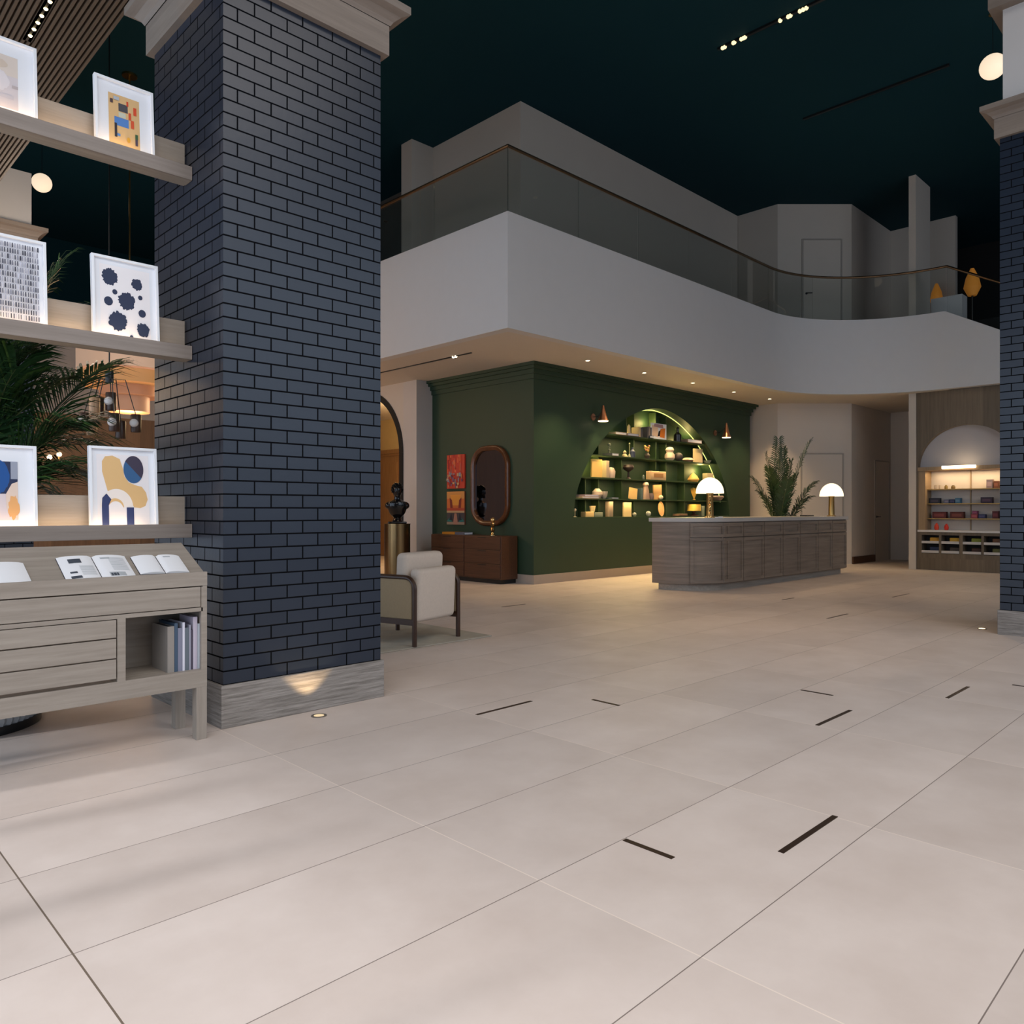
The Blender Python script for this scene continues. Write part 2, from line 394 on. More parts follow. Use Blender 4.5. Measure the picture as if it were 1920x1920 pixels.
# balcony deck and its curved fascia
ARC = [(14.25 + 2.4 * math.sin(t), 4.8 + 2.4 * math.cos(t)) for t in [PI / 2 * k / 24 for k in range(25)]]
EDGE = [(7.01, 18.4), (7.01, 7.20)] + ARC
IN = [(7.13, 18.4), (7.13, 7.32)] + [(14.25 + 2.52 * math.sin(t), 4.8 + 2.52 * math.cos(t)) for t in [PI / 2 * k / 24 for k in range(25)]]
plan = IN + [(24.5, 4.8), (24.5, 18.4)]
struct(MB().prism(plan, SOF, UP), 'ceiling_soffit', M_soffit)
OUT = [(x, y) for x, y in EDGE]
full = [EDGE[0], (7.01, 12.0)] + [EDGE[1]] + [(x, 7.20) for x in (8.4, 9.8, 11.2, 12.6, 13.9)] + EDGE[2:] + [(16.65, 4.3), (16.65, 3.2), (16.65, -1.0)]
tops = [TOP] * (len(EDGE) + 6) + [TOP - 0.56 * 0.5, TOP - 0.56 * 1.6, TOP - 0.56 * 1.6]
struct(MB().wallstrip(full, 0.16, SOF - 0.004, TOP, tops), 'wall_balcony', M_white)

# green reading-wall block with its arched niche
GX0, GX1, GY = 9.0, 16.07, 8.64
AC, AA, AB, AZ0 = 12.58, 2.60, 2.11, 1.07
def arch_z(x): return AZ0 + AB * max(0.0, 1 - abs((x - AC) / AA) ** 1.78) ** (1 / 1.78)
mb = MB()
xs = [AC - AA * math.cos(PI * k / 64) for k in range(65)]
mb.quad([(GX0, GY, 0), (GX1, GY, 0), (GX1, GY, AZ0), (GX0, GY, AZ0)])
mb.quad([(GX0, GY, AZ0), (xs[0], GY, AZ0), (xs[0], GY, SOF), (GX0, GY, SOF)])
mb.quad([(xs[-1], GY, AZ0), (GX1, GY, AZ0), (GX1, GY, SOF), (xs[-1], GY, SOF)])
for a, b in zip(xs, xs[1:]):
    mb.quad([(a, GY, arch_z(a)), (b, GY, arch_z(b)), (b, GY, SOF), (a, GY, SOF)])
ND = 0.42
for a, b in zip(xs, xs[1:]):                                   # jamb of the niche
    mb.quad([(a, GY, arch_z(a)), (a, GY + ND, arch_z(a)), (b, GY + ND, arch_z(b)), (b, GY, arch_z(b))])
    mb.quad([(a, GY + ND, AZ0), (b, GY + ND, AZ0), (b, GY + ND, arch_z(b)), (a, GY + ND, arch_z(a))])
mb.quad([(xs[0], GY, AZ0), (xs[-1], GY, AZ0), (xs[-1], GY + ND, AZ0), (xs[0], GY + ND, AZ0)])
mb.quad([(GX0, GY, 0), (GX0, GY, SOF), (GX0, 11.3, SOF), (GX0, 11.3, 0)])
mb.quad([(GX1, GY, 0), (GX1, 9.06, 0), (GX1, 9.06, SOF), (GX1, GY, SOF)])
struct(mb, 'wall_green', M_green, smooth=False, recalc=False)
def runs(o, z0, z1, name, m):
    s = MB().wallstrip([(GX0 - 0.0, 11.3), (GX0 - 0.0, GY), (GX1, GY), (GX1, 9.06)][::1], -o, z0, z1)
    return struct(s, name, m, smooth=False)
runs(0.02, 0, 0.148, 'baseboard_green', M_beigebase)
mb = MB()
for o, z0, z1 in ((0.14, SOF - 0.05, SOF), (0.10, SOF - 0.10, SOF - 0.05), (0.055, SOF - 0.17, SOF - 0.10), (0.025, SOF - 0.25, SOF - 0.17)):
    mb.wallstrip([(GX0, 11.3), (GX0, GY), (GX1, GY), (GX1, 9.06)], -o, z0, z1)
struct(mb, 'trim_1', M_green, smooth=False)

# upper storey walls, service core with the chamfered door face, fin wall
struct(MB().prism([(9.13, 11.4), (9.13, 9.07), (16.4, 9.07), (16.4, 9.3), (9.3, 9.3), (9.3, 11.4)], SOF + 0.01, CEIL), 'wall_upper', M_wall, smooth=False)
struct(MB().box(8.63, 9.2, 11.4, 11.72, UP, CEIL), 'wall_pilaster', M_wall)
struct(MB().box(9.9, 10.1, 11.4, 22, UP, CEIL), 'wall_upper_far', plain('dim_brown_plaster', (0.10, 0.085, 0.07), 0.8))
struct(MB().wallstrip([(16.3, 9.06), (16.3, 8.09), (17.48, 6.93), (19.86, 6.93), (19.86, 5.50)], 0.15, 0, CEIL), 'wall_core', M_wall, smooth=False)
struct(MB().box(16.87, 17.75, 5.40, 5.535, 0, CEIL), 'wall_fin', M_wall)
struct(MB().box(22.5, 22.7, -9, 15.2, 0, CEIL), 'wall_right', M_dark)
mb = MB().box(17.75, 24, 5.44, 5.50, 0, SOF)
struct(mb, 'wall_corridor', M_wall)
struct(MB().box(17.5, 18.8, 6.90, 6.93, 0, 0.16), 'baseboard_corridor', M_walnut)

# left pier with arched doorway, room behind it, far lounge wall
PX = 8.63
struct(MB().box(PX, 9.0, 11.26, 11.66, 0, SOF), 'wall_pier', plain('pier_plaster', (0.50, 0.47, 0.45), 0.8, var=0.02))
DC, DR, DZ = 12.92, 1.26, 2.28
mb = MB()
ys = [DC - DR * math.cos(PI * k / 32) for k in range(33)]
dz = lambda y: DZ + math.sqrt(max(0, DR * DR - (y - DC) ** 2))
for a, b in zip(ys, ys[1:]):
    mb.slab3([(PX, a, dz(a)), (PX, b, dz(b)), (PX, b, SOF + 0.01), (PX, a, SOF + 0.01)], (0.3, 0, 0))
mb.box(PX, PX + 0.3, DC + DR, 22, 0, SOF)
struct(mb, 'wall_arched', plain('arch_wall_plaster', (0.52, 0.47, 0.42), 0.8, var=0.02), smooth=False)
path = [(PX - 0.02, DC - DR + 0.05, 0.0), (PX - 0.02, DC - DR + 0.05, DZ)] + [(PX - 0.02, y, DZ + math.sqrt(max(0, (DR - 0.05) ** 2 - (y - DC) ** 2))) for y in [DC - (DR - 0.05) * math.cos(PI * k / 32) for k in range(1, 32)]] + [(PX - 0.02, DC + DR - 0.05, DZ), (PX - 0.02, DC + DR - 0.05, 0)]
mb = MB()
for a, b in zip(path, path[1:]):
    a = Vector(a); b = Vector(b); t = (b - a).normalized(); nrm = Vector((0, -t.z, t.y)) * 0.055
    mb.slab3([a - nrm, b - nrm, b + nrm, a + nrm], (0.36, 0, 0))
struct(mb, 'trim_2', M_black, smooth=False)
struct(MB().box(11.9, 12.1, 11.0, 18, 0, SOF), 'wall_inner', plain('ochre_plaster', (0.62, 0.46, 0.24), 0.8))
mb = MB().box(11.84, 11.9, 11.3, 18, 0, 2.62).box(11.80, 11.9, 11.3, 18, 2.62, 2.68).box(11.76, 11.9, 11.3, 18, 2.68, 2.78)
for k in range(8):
    mb.box(11.82, 11.84, 11.45 + k * 0.8, 12.10 + k * 0.8, 0.25, 2.45)
struct(mb, 'trim_3', wood('inner_panelling', (0.25, 0.13, 0.055, 1), (0.34, 0.19, 0.085, 1), 'z'), smooth=False)
struct(MB().box(9.02, 12.1, 11.31, 11.35, 0, SOF), 'wall_inner_side', plain('ochre_plaster', (0.62, 0.46, 0.24), 0.8))
M_brownwall = wood('lounge_panelling', (0.13, 0.075, 0.04, 1), (0.19, 0.11, 0.06, 1), 'z', 0.7, 0.6, 0.05, plank=0.4)
struct(MB().box(-9, 8.7, 16.5, 16.7, 0, 3.05), 'wall_lounge', M_brownwall)
struct(MB().box(-9, 8.7, 16.5, 16.7, 3.05, 4.35), 'wall_lounge_upper', plain('lounge_grey', (0.30, 0.28, 0.27), 0.8))
struct(MB().box(-9, 9.9, 21.9, 22.1, 0, CEIL), 'wall_far', M_ceil)

# oak wall with the arched retail niche
RX, RC, RR, RZ = 16.9, 4.5, 0.87, 2.06
mb = MB()
ys = [RC - RR * math.cos(PI * k / 32) for k in range(33)]
rz = lambda y: RZ + math.sqrt(max(0, RR * RR - (y - RC) ** 2)) * 0.95
for a, b in zip(ys, ys[1:]):
    mb.slab3([(RX, a, rz(a)), (RX, b, rz(b)), (RX, b, SOF + 0.0), (RX, a, SOF + 0.0)], (0.5, 0, 0))
mb.box(RX, RX + 0.5, RC + RR, 5.40, 0, SOF).box(RX, RX + 0.5, -1, RC - RR, 0, SOF).box(RX, RX + 0.5, RC - RR, RC + RR, 0, 0.24)
struct(mb, 'wall_oak', M_archwood, smooth=False)
mb = MB()
for a, b in zip(ys, ys[1:]):
    mb.quad([(RX + 0.14, a, RZ), (RX + 0.14, b, RZ), (RX + 0.14, b, rz(b)), (RX + 0.14, a, rz(a))])
struct(mb, 'wall_niche', plain('niche_plaster', (0.40, 0.375, 0.385), 0.8, var=0.05, scale=3))

# doors of the core
def flush_door(name, x0, y0, x1, y1, z0, z1, hside):
    d = Vector((x1 - x0, y1 - y0, 0)); L = d.length; d.normalize(); rz_ = math.atan2(d.y, d.x)
    o = MB().box(0, L, -0.012, 0.02, 0, z1 - z0).build(name, M_wall, loc=(x0, y0, z0), rot=(0, 0, rz_))
    o['kind'] = 'structure'
    fr = MB().box(-0.035, -0.006, -0.018, 0.02, 0, z1 - z0 + 0.03).box(L + 0.006, L + 0.035, -0.018, 0.02, 0, z1 - z0 + 0.03).box(-0.006, L + 0.006, -0.018, 0.02, z1 - z0 + 0.006, z1 - z0 + 0.035)
    fr.build('door_frame', plain('door_gap', (0.36, 0.32, 0.28), 0.7), o)
    hx = L * hside
    h = MB().tube([(hx, -0.01, 1.05), (hx, -0.06, 1.05), (hx + (0.12 if hside < 0.5 else -0.12), -0.06, 1.05)], 0.011).lathe([(0.025, 0), (0.025, 0.01)], (0, 0, 0), 12, Matrix.Translation((hx, -0.012, 1.05)) @ Matrix.Rotation(PI / 2, 4, 'X'))
    h.build('door_handle', M_black, o)
    return o
def chamfer(px):
    x0, y0, x1, y1 = 16.3, 8.09, 17.48, 6.93
    a, b = ratio(px); t = (y0 * a - x0 * b) / ((x1 - x0) * b - (y1 - y0) * a)
    return x0 + t * (x1 - x0), y0 + t * (y1 - y0)
p0 = chamfer(1504); p1 = chamfer(1579)
flush_door('door_1', *p0, *p1, 0.0, 2.45, 0.93)
p0 = chamfer(1506); p1 = chamfer(1576)
flush_door('door_2', *p0, *p1, UP, 7.24, 0.08)
flush_door('door_3', 18.85, 6.93, 19.7, 6.93, 0.0, 2.36, 0.08)

# ================================================================== BALUSTRADE
t = thing('glass_balustrade', 'curved clear glass balustrade with bronze handrail along the white balcony edge', 'balustrade', (7.01, 7.2, TOP))
INS = 0.05
ins = [(7.01 + INS, 15.0), (7.01 + INS, 7.2 + INS)] + [(14.25 + (2.4 + INS) * math.sin(a), 4.8 + (2.4 + INS) * math.cos(a)) for a in [PI / 2 * k / 24 for k in range(25)]]
loc = lambda P: [(x - 7.01, y - 7.2) for x, y in P]
def panel(P, name='glass_panel', z0=-0.08, z1=0.87):
    MB().wallstrip(loc(P), 0.016, z0, z1).build(name, M_glass, t)
for k in range(5):
    y1 = 15.0 - k * 1.55; y0 = max(7.2 + INS, y1 - 1.545)
    panel([(7.01 + INS, y1), (7.01 + INS, y0)])
for k in range(5):
    x0 = 7.01 + INS + k * 1.44; panel([(x0 + 0.004, 7.2 + INS), (x0 + 1.434, 7.2 + INS)])
for k in range(3):
    panel(ins[2 + 8 * k: 2 + 8 * k + 9])
MB().wallstrip([(16.70 - 7.01, 4.78 - 7.2), (16.70 - 7.01, 3.2 - 7.2)], 0.016, [-0.08, -0.08 - 0.9], 0.87, [0.87, 0.87 - 0.885]).build('glass_panel', M_glass, t)
rail = [(x, y, 0.885) for x, y in loc(ins)] + [(16.70 - 7.01, 4.78 - 7.2, 0.885), (16.70 - 7.01, 3.2 - 7.2, 0.885 - 0.885)]
MB().tube(rail, 0.024, 8).build('handrail', M_railbronze, t)

# ================================================================== BRICK PILLARS
def pillar(label, x0, x1, y0, y1, zc, brick, top, mats, group):
    cx, cy = (x0 + x1) / 2, (y0 + y1) / 2; w, d = (x1 - x0) / 2, (y1 - y0) / 2
    t = thing('brick_pillar', label, 'pillar', (cx, cy, 0), 0, group)
    MB().box(-w, w, -d, d, 0.236, zc).build('brick_shaft', brick, t, smooth=False)
    MB().box(-w - 0.017, w + 0.017, -d - 0.017, d + 0.017, 0, 0.236).build('base', M_basewood, t, smooth=False, bevel=0.003)
    b = MB().box(-w - 0.04, w + 0.04, -d - 0.04, d + 0.04, zc, zc + 0.19)
    b.build('capital', M_capwood, t, smooth=False)
    prof = [(0.045, 0.19), (0.06, 0.215), (0.095, 0.245), (0.14, 0.262), (0.14, 0.31)]
    c = MB()
    for (o0, z0), (o1, z1) in zip(prof, prof[1:]):
        r0 = [(-w - o0, -d - o0), (w + o0, -d - o0), (w + o0, d + o0), (-w - o0, d + o0)]
        r1 = [(-w - o1, -d - o1), (w + o1, -d - o1), (w + o1, d + o1), (-w - o1, d + o1)]
        for k in range(4):
            k2 = (k + 1) % 4
            c.quad([(*r0[k], zc + z0), (*r0[k2], zc + z0), (*r1[k2], zc + z1), (*r1[k], zc + z1)])
    c.quad([(x, y, zc + 0.31) for x, y in r1])
    c.build('crown', M_capwood, t, smooth=False)
    MB().box(-w + 0.02, w - 0.02, -d + 0.02, d - 0.02, zc + 0.31, top).build('upper_shaft', M_white, t, smooth=False)
    return t
B1 = brick_mat('glazed_blue_black_brick', 1.920, 4.177, 0.236)
pillar('large square blue-black brick pillar holding the picture ledges, wooden capital on top', 1.838, 2.879, 4.135, 5.155, 4.135, B1, CEIL, None, 'brick pillars')
B2 = brick_mat('glazed_blue_black_brick_b', 8.6, 2.0, 0.236)
rp = pillar('brick pillar cut by the right picture edge with a cream upper shaft', 8.60, 9.64, 0.96, 1.995, 4.80, B2, CEIL, None, 'brick pillars')
MB().box(-0.60, 0.60, -0.60, 0.60, 6.05, 6.20).build('upper_crown', M_capwood, rp, smooth=False)
B3 = brick_mat('glazed_blue_black_brick_c', 1.6, 11.2, 0.236)
lp = pillar('distant pillar behind the picture ledges, cream shaft above a wooden capital', 1.60, 2.63, 11.7, 12.7, 4.62, B3, LOWC + 1.0, None, 'brick pillars')

# ================================================================== PICTURE LEDGES
def ledge(zt, label):
    x0, x1 = 0.1, 1.836
    t = thing('picture_ledge', label, 'shelf', (x0, 4.55, zt - 0.08), 0, 'oak picture ledges')
    L = x1 - x0
    MB().box(0, L, 0.0, 0.014, 0, 0.08).build('front_lip', M_greyoak, t, smooth=False, bevel=0.0015)
    MB().box(0, L, 0.014, 0.10, 0, 0.026).build('shelf_board', M_oak, t, smooth=False)
    MB().box(0, L - 0.004, 0.10, 0.118, 0, 0.243).build('back_board', M_oak, t, smooth=False, bevel=0.0015)
    MB().box(0.02, L - 0.02, 0.016, 0.022, 0.027, 0.031).build('light_strip', emit('ledge_led', (1.0, 0.70, 0.38), 6), t)
    l = lamp('AREA', 'ledge_glow', (0.80, 4.571, zt - 0.046), 2.0, (1.0, 0.68, 0.38), (1.5, 0.008), rot=(PI, 0, 0))
    l.rotation_euler = (PI - 0.35, 0, 0)
    return t
ZB, ZM, ZT = 1.12, 2.168, 3.224
ledge(ZT, 'highest oak picture ledge, fixed to the brick pillar near the slatted ceiling')
ledge(ZM, 'middle oak picture ledge, carrying the blot print and the dash print')
ledge(ZB, 'lowest oak picture ledge, just above the sloping display desk')

def framed(label, xl, w, h, zt, art, mount=0.05, name='framed_print'):
    # xl = left edge; stands on the ledge board behind the lip, leaning back
    t = thing(name, label, 'picture', (xl + w / 2, 4.578, zt - 0.053), 0, 'framed prints on the ledges')
    t.rotation_euler = (-0.075, 0, 0)
    fw, fd = 0.014, 0.03
    f = MB().box(-w / 2, -w / 2 + fw, 0, fd, 0, h).box(w / 2 - fw, w / 2, 0, fd, 0, h).box(-w / 2 + fw, w / 2 - fw, 0, fd, 0, fw).box(-w / 2 + fw, w / 2 - fw, 0, fd, h - fw, h)
    f.build('frame', M_frame, t, smooth=False, bevel=0.001)
    MB().box(-w / 2 + fw, w / 2 - fw, 0.018, 0.026, fw, h - fw).build('mount_board', M_mat, t, smooth=False)
    mats = []; mb = MB(); names = {}
    iw, ih = w - 2 * fw - 2 * mount, h - 2 * fw - 2 * mount
    for lvl, (pts, c) in enumerate(art):
        if c not in names:
            names[c] = len(mats); mats.append(plain('print_ink_%d_%d_%d' % c, srgb(*c), 0.7, var=0.02))
        mb.mat(names[c]); y = 0.0175 - 0.00035 * min(lvl, 30)
        P = [(-iw / 2 + p[0] * iw, y, fw + mount + p[1] * ih) for p in pts]
        mb.poly(P)
    mb.build('art_print', mats, t, smooth=False, recalc=False)
    return t
R4 = lambda x0, y0, x1, y1: [(x0, y0), (x1, y0), (x1, y1), (x0, y1)]
def blob(cx, cy, r, n=40, j=0.0, ax=1.0, rot=0, seed=0):
    rd = random.Random(seed); o = []
    for k in range(n):
        a = 2 * PI * k / n; rr = r * (1 + j * (rd.random() - 0.5) * 2)
        o.append((cx + rr * math.cos(a), cy + rr * ax * math.sin(a)))
    return o
# bottom right: tan shapes, half-blue disc, navy arch
art = [(R4(0, 0, 1, 1), (236, 233, 236))]
tan = [(0.10, 0.90), (0.16, 0.97), (0.30, 0.985), (0.44, 0.94), (0.50, 0.80), (0.52, 0.70), (0.60, 0.62), (0.74, 0.58), (0.86, 0.56), (0.94, 0.48), (0.97, 0.38), (0.92, 0.29), (0.82, 0.26), (0.70, 0.27), (0.62, 0.36), (0.48, 0.46), (0.30, 0.50), (0.20, 0.48), (0.15, 0.62), (0.10, 0.76)]
art.append((tan, (222, 184, 128)))
def archband(cx, y0, r0, r1, a0=0, a1=PI, n=24, sx=1.0):
    return [(cx + r1 * sx * math.cos(a0 + (a1 - a0) * k / n), y0 + r1 * math.sin(a0 + (a1 - a0) * k / n)) for k in range(n + 1)] + [(cx + r0 * sx * math.cos(a1 - (a1 - a0) * k / n), y0 + r0 * math.sin(a1 - (a1 - a0) * k / n)) for k in range(n + 1)]
art.append((archband(0.36, 0.27, 0.0, 0.255, n=30, sx=1.25), (240, 232, 226)))
art.append((archband(0.33, 0.27, 0.0, 0.125, n=24, sx=1.35), (222, 184, 128)))
art.append((archband(0.34, 0.22, 0.0, 0.135, n=24, sx=1.15), (236, 233, 236)))
art.append(([(0.08, 0.0), (0.21, 0.0), (0.21, 0.30), (0.26, 0.38), (0.17, 0.46), (0.09, 0.40), (0.08, 0.30)], (42, 56, 104)))
art.append((R4(0.55, 0.0, 0.69, 0.27), (42, 56, 104)))
disc = blob(0.70, 0.80, 0.20, 48, 0, 1.0)
art.append((blob(0.70, 0.80, 0.195, 48, 0, 0.98), (58, 52, 74)))
half = [(0.70 + 0.195 * math.cos(a), 0.80 + 0.191 * math.sin(a)) for a in [PI * 0.80 + PI * 0.98 * k / 24 for k in range(25)]]
art.append((half, (46, 92, 140)))
framed('white framed print of tan shapes, a two-tone blue disc and a navy arch', 1.299, 0.357, 0.49, ZB, art, 0.028)
# bottom left: blue cloud over peach
art = [(R4(0, 0, 1, 1), (214, 205, 212)), (R4(0, 0.45, 1, 1), (30, 44, 80)), (blob(0.55, 0.74, 0.26, 40, 0.05, 1.1), (12, 78, 150)), (blob(0.45, 0.68, 0.13, 40, 0.05, 1.1), (20, 130, 205)),
       ([(0.72, 0.44), (0.86, 0.62), (1, 0.66), (1, 0.0), (0.74, 0.2)], (224, 205, 192)), (blob(0.90, 0.22, 0.12, 30, 0.2, 1.6), (226, 170, 110)), (blob(0.30, 0.30, 0.2, 30, 0.1, 0.6), (226, 196, 176)), (R4(0.84, 0.70, 1, 1), (150, 158, 176))]
framed('white framed print of a deep blue cloud over peach, on the lowest ledge', 0.690, 0.36, 0.47, ZB, art, 0.07)
# middle right: ink blots
art = [(R4(0, 0, 1, 1), (238, 236, 240))]
ink = (38, 50, 80)
for i, (x, y, r) in enumerate([(0.20, 0.84, 0.155), (0.74, 0.80, 0.11), (0.52, 0.54, 0.165), (0.16, 0.50, 0.085), (0.29, 0.64, 0.05), (0.80, 0.62, 0.045), (0.83, 0.40, 0.075), (0.34, 0.24, 0.18), (0.84, 0.17, 0.13), (0.60, 0.05, 0.035)]):
    art.append((blob(x, y, r, 44, 0.13 if r > 0.1 else 0.03, 0.72, 0, i + 3), ink))
framed('white framed print of scattered navy ink blots on white', 1.312, 0.352, 0.50, ZM, art, 0.03)
# middle left: rows of dashes
art = [(R4(0, 0, 1, 1), (226, 228, 236))]
rd = random.Random(5)
for r in range(14):
    for c in range(26):
        g = int(40 + 150 * rd.random() ** 1.2); g = (g // 30) * 30 + 20
        x = (c + 0.2 + 0.2 * rd.random()) / 26; w_ = (0.35 + 0.3 * rd.random()) / 26
        art.append((R4(x, (r + 0.12) / 14, x + w_, (r + 0.9) / 14), (g, g + 4, g + 20)))
framed('white framed print of close rows of grey and black dashes', 0.735, 0.36, 0.50, ZM, art, 0.02)
# top right: blocks on ochre
art = [(R4(0, 0, 1, 1), (216, 180, 128)), (R4(0.32, 0.68, 0.62, 0.84), (70, 70, 78)), (R4(0.32, 0.56, 0.55, 0.66), (196, 200, 184)), (R4(0.18, 0.38, 0.64, 0.55), (78, 128, 198)), (R4(0.18, 0.14, 0.26, 0.42), (44, 40, 52)), (R4(0.26, 0.17, 0.36, 0.22), (92, 140, 200)),
       (R4(0.58, 0.82, 0.64, 0.92), (204, 68, 36)), (R4(0.80, 0.68, 0.90, 0.84), (210, 76, 40)), (R4(0.64, 0.56, 0.72, 0.70), (210, 76, 40)), (R4(0.71, 0.40, 0.81, 0.56), (210, 84, 46)), (R4(0.05, 0.80, 0.14, 0.88), (74, 56, 60)), (R4(0.16, 0.88, 0.34, 0.95), (176, 186, 196)),
       (R4(0.84, 0.20, 0.93, 0.30), (52, 92, 60)), (R4(0.84, 0.07, 0.92, 0.20), (72, 62, 84)), (blob(0.62, 0.14, 0.055, 20), (214, 160, 50))]
framed('white framed print of blue, black and red blocks on ochre', 1.325, 0.311, 0.435, ZT, art, 0.06)
# top left: pale abstract
art = [(R4(0, 0, 1, 1), (206, 200, 206)), (R4(0, 0.62, 1, 1), (214, 204, 196)), (blob(0.5, 0.5, 0.3, 40, 0.08, 0.7), (218, 214, 220)), (R4(0.1, 0.18, 0.9, 0.25), (196, 192, 200)), (blob(0.6, 0.82, 0.16, 30, 0.1, 0.5), (204, 190, 176)), (R4(0.86, 0.40, 1, 0.46), (180, 172, 176))]
framed('white framed pale lilac abstract print on the highest ledge', 0.690, 0.36, 0.445, ZT, art, 0.07)

# ================================================================== DISPLAY DESK
DX0, DX1, DY0, DY1 = -0.35, 1.696, 4.012, 4.35
t = thing('display_desk', 'limed oak display desk with a sloping top, drawers and open book niche', 'desk', (DX0, DY0, 0))
L = DX1 - DX0; D = DY1 - DY0; g = lambda x: x - DX0
zf, zb = 0.872, 1.008
lg = 0.055
for (x, y) in ((0, 0), (L - lg, 0), (0, D - lg), (L - lg, D - lg)):
    MB().box(x, x + lg, y, y + lg, 0, 0.2748).build('leg', M_oakz, t, smooth=False, bevel=0.0015)
# carcass: sides, back, bottom rail, stile
for x in (0, L - 0.022):
    MB().slab3([(x, 0, 0.275), (x, D, 0.275), (x, D, zb), (x, 0.02, zf - 0.01), (x, 0, zf - 0.01)], (0.022, 0, 0)).build('side_panel', M_oak, t, smooth=False)
MB().box(0.022, L - 0.022, D - 0.018, D, 0.275, zb - 0.02).build('back_panel', M_oak, t, smooth=False)
MB().slab3([(0, 0.018, zf - 0.03), (0, D + 0.005, zb - 0.012), (0, D + 0.005, zb + 0.012), (0, 0.018, zf - 0.008)], (L, 0, 0)).build('sloping_top', M_oak, t, smooth=False, bevel=0.001)
MB().box(0, L, -0.004, 0.018, 0.806, 0.878).build('front_lip', M_oak, t, smooth=False, bevel=0.001)
fr = MB().box(0.022, L - 0.022, 0.0, 0.02, 0.275, 0.366).box(0.022, L - 0.022, 0.0, 0.02, 0.672, 0.692)
xs1, xs2 = g(1.253), g(1.294)
fr.box(xs1 + 0.003, xs2, 0, 0.02, 0.366, 0.672).box(L - 0.03, L - 0.022, 0, 0.02, 0.366, 0.80)
fr.build('face_frame', M_oak, t, smooth=False)
MB().box(xs2 - 0.02, L - 0.022, 0.02, D - 0.018, 0.346, 0.366).build('niche_shelf', M_oak, t, smooth=False)
MB().box(xs2 - 0.02, xs2, 0.02, D - 0.018, 0.366, 0.69).build('niche_divider', M_oak, t, smooth=False)
MB().box(0.026, L - 0.034, -0.003, 0.016, 0.696, 0.800).build('drawer', M_oak, t, smooth=False, bevel=0.002)
for z0, z1 in ((0.582, 0.668), (0.482, 0.576), (0.382, 0.476)):
    MB().box(0.026, xs1 - 0.002, -0.003, 0.016, z0, z1).build('drawer', M_oak, t, smooth=False, bevel=0.002)
# upright books in the niche
bk = [(0.046, 0.285, 0.215, (142, 136, 130), 'thick grey-beige spiral-edged book first in the desk niche row'),
      (0.022, 0.302, 0.215, (62, 82, 104), 'slim slate-blue book in the desk niche row'),
      (0.030, 0.270, 0.200, (126, 128, 148), 'lilac-grey book in the desk niche row'),
      (0.016, 0.302, 0.190, (212, 212, 226), 'slim white book in the middle of the desk niche row'),
      (0.026, 0.268, 0.190, (96, 106, 116), 'teal-grey book in the desk niche row'),
      (0.013, 0.283, 0.180, (150, 150, 166), 'thin pale grey book in the desk niche row'),
      (0.012, 0.250, 0.180, (70, 64, 80), 'thin dark plum book in the desk niche row'),
      (0.030, 0.330, 0.180, (196, 188, 204), 'tallest lavender-white book in the desk niche row'),
      (0.028, 0.286, 0.170, (206, 216, 228), 'pale blue-white book against the desk side panel')]
x = 1.508
for i, (w, h, d, c, lab) in enumerate(bk):
    h *= 0.83; w *= 0.73
    b = thing('book', lab, 'book', (x + w / 2, 4.05, 0.366), 0, 'upright books in the desk niche')
    cm = col('book_cloth_%d' % i, *c, rough=0.6)
    MB().box(-w / 2, -w / 2 + 0.003, 0, d, 0, h).box(w / 2 - 0.003, w / 2, 0, d, 0, h).box(-w / 2 + 0.003, w / 2 - 0.003, 0, 0.003, 0, h).build('cover', cm, b, smooth=False)
    MB().box(-w / 2 + 0.003, w / 2 - 0.003, 0.003, d - 0.004, 0.004, h - 0.004).build('pages', M_paper if i % 2 else plain('dark_page_edge', (0.05, 0.055, 0.07), 0.8), b, smooth=False)
    x += w + 0.0015
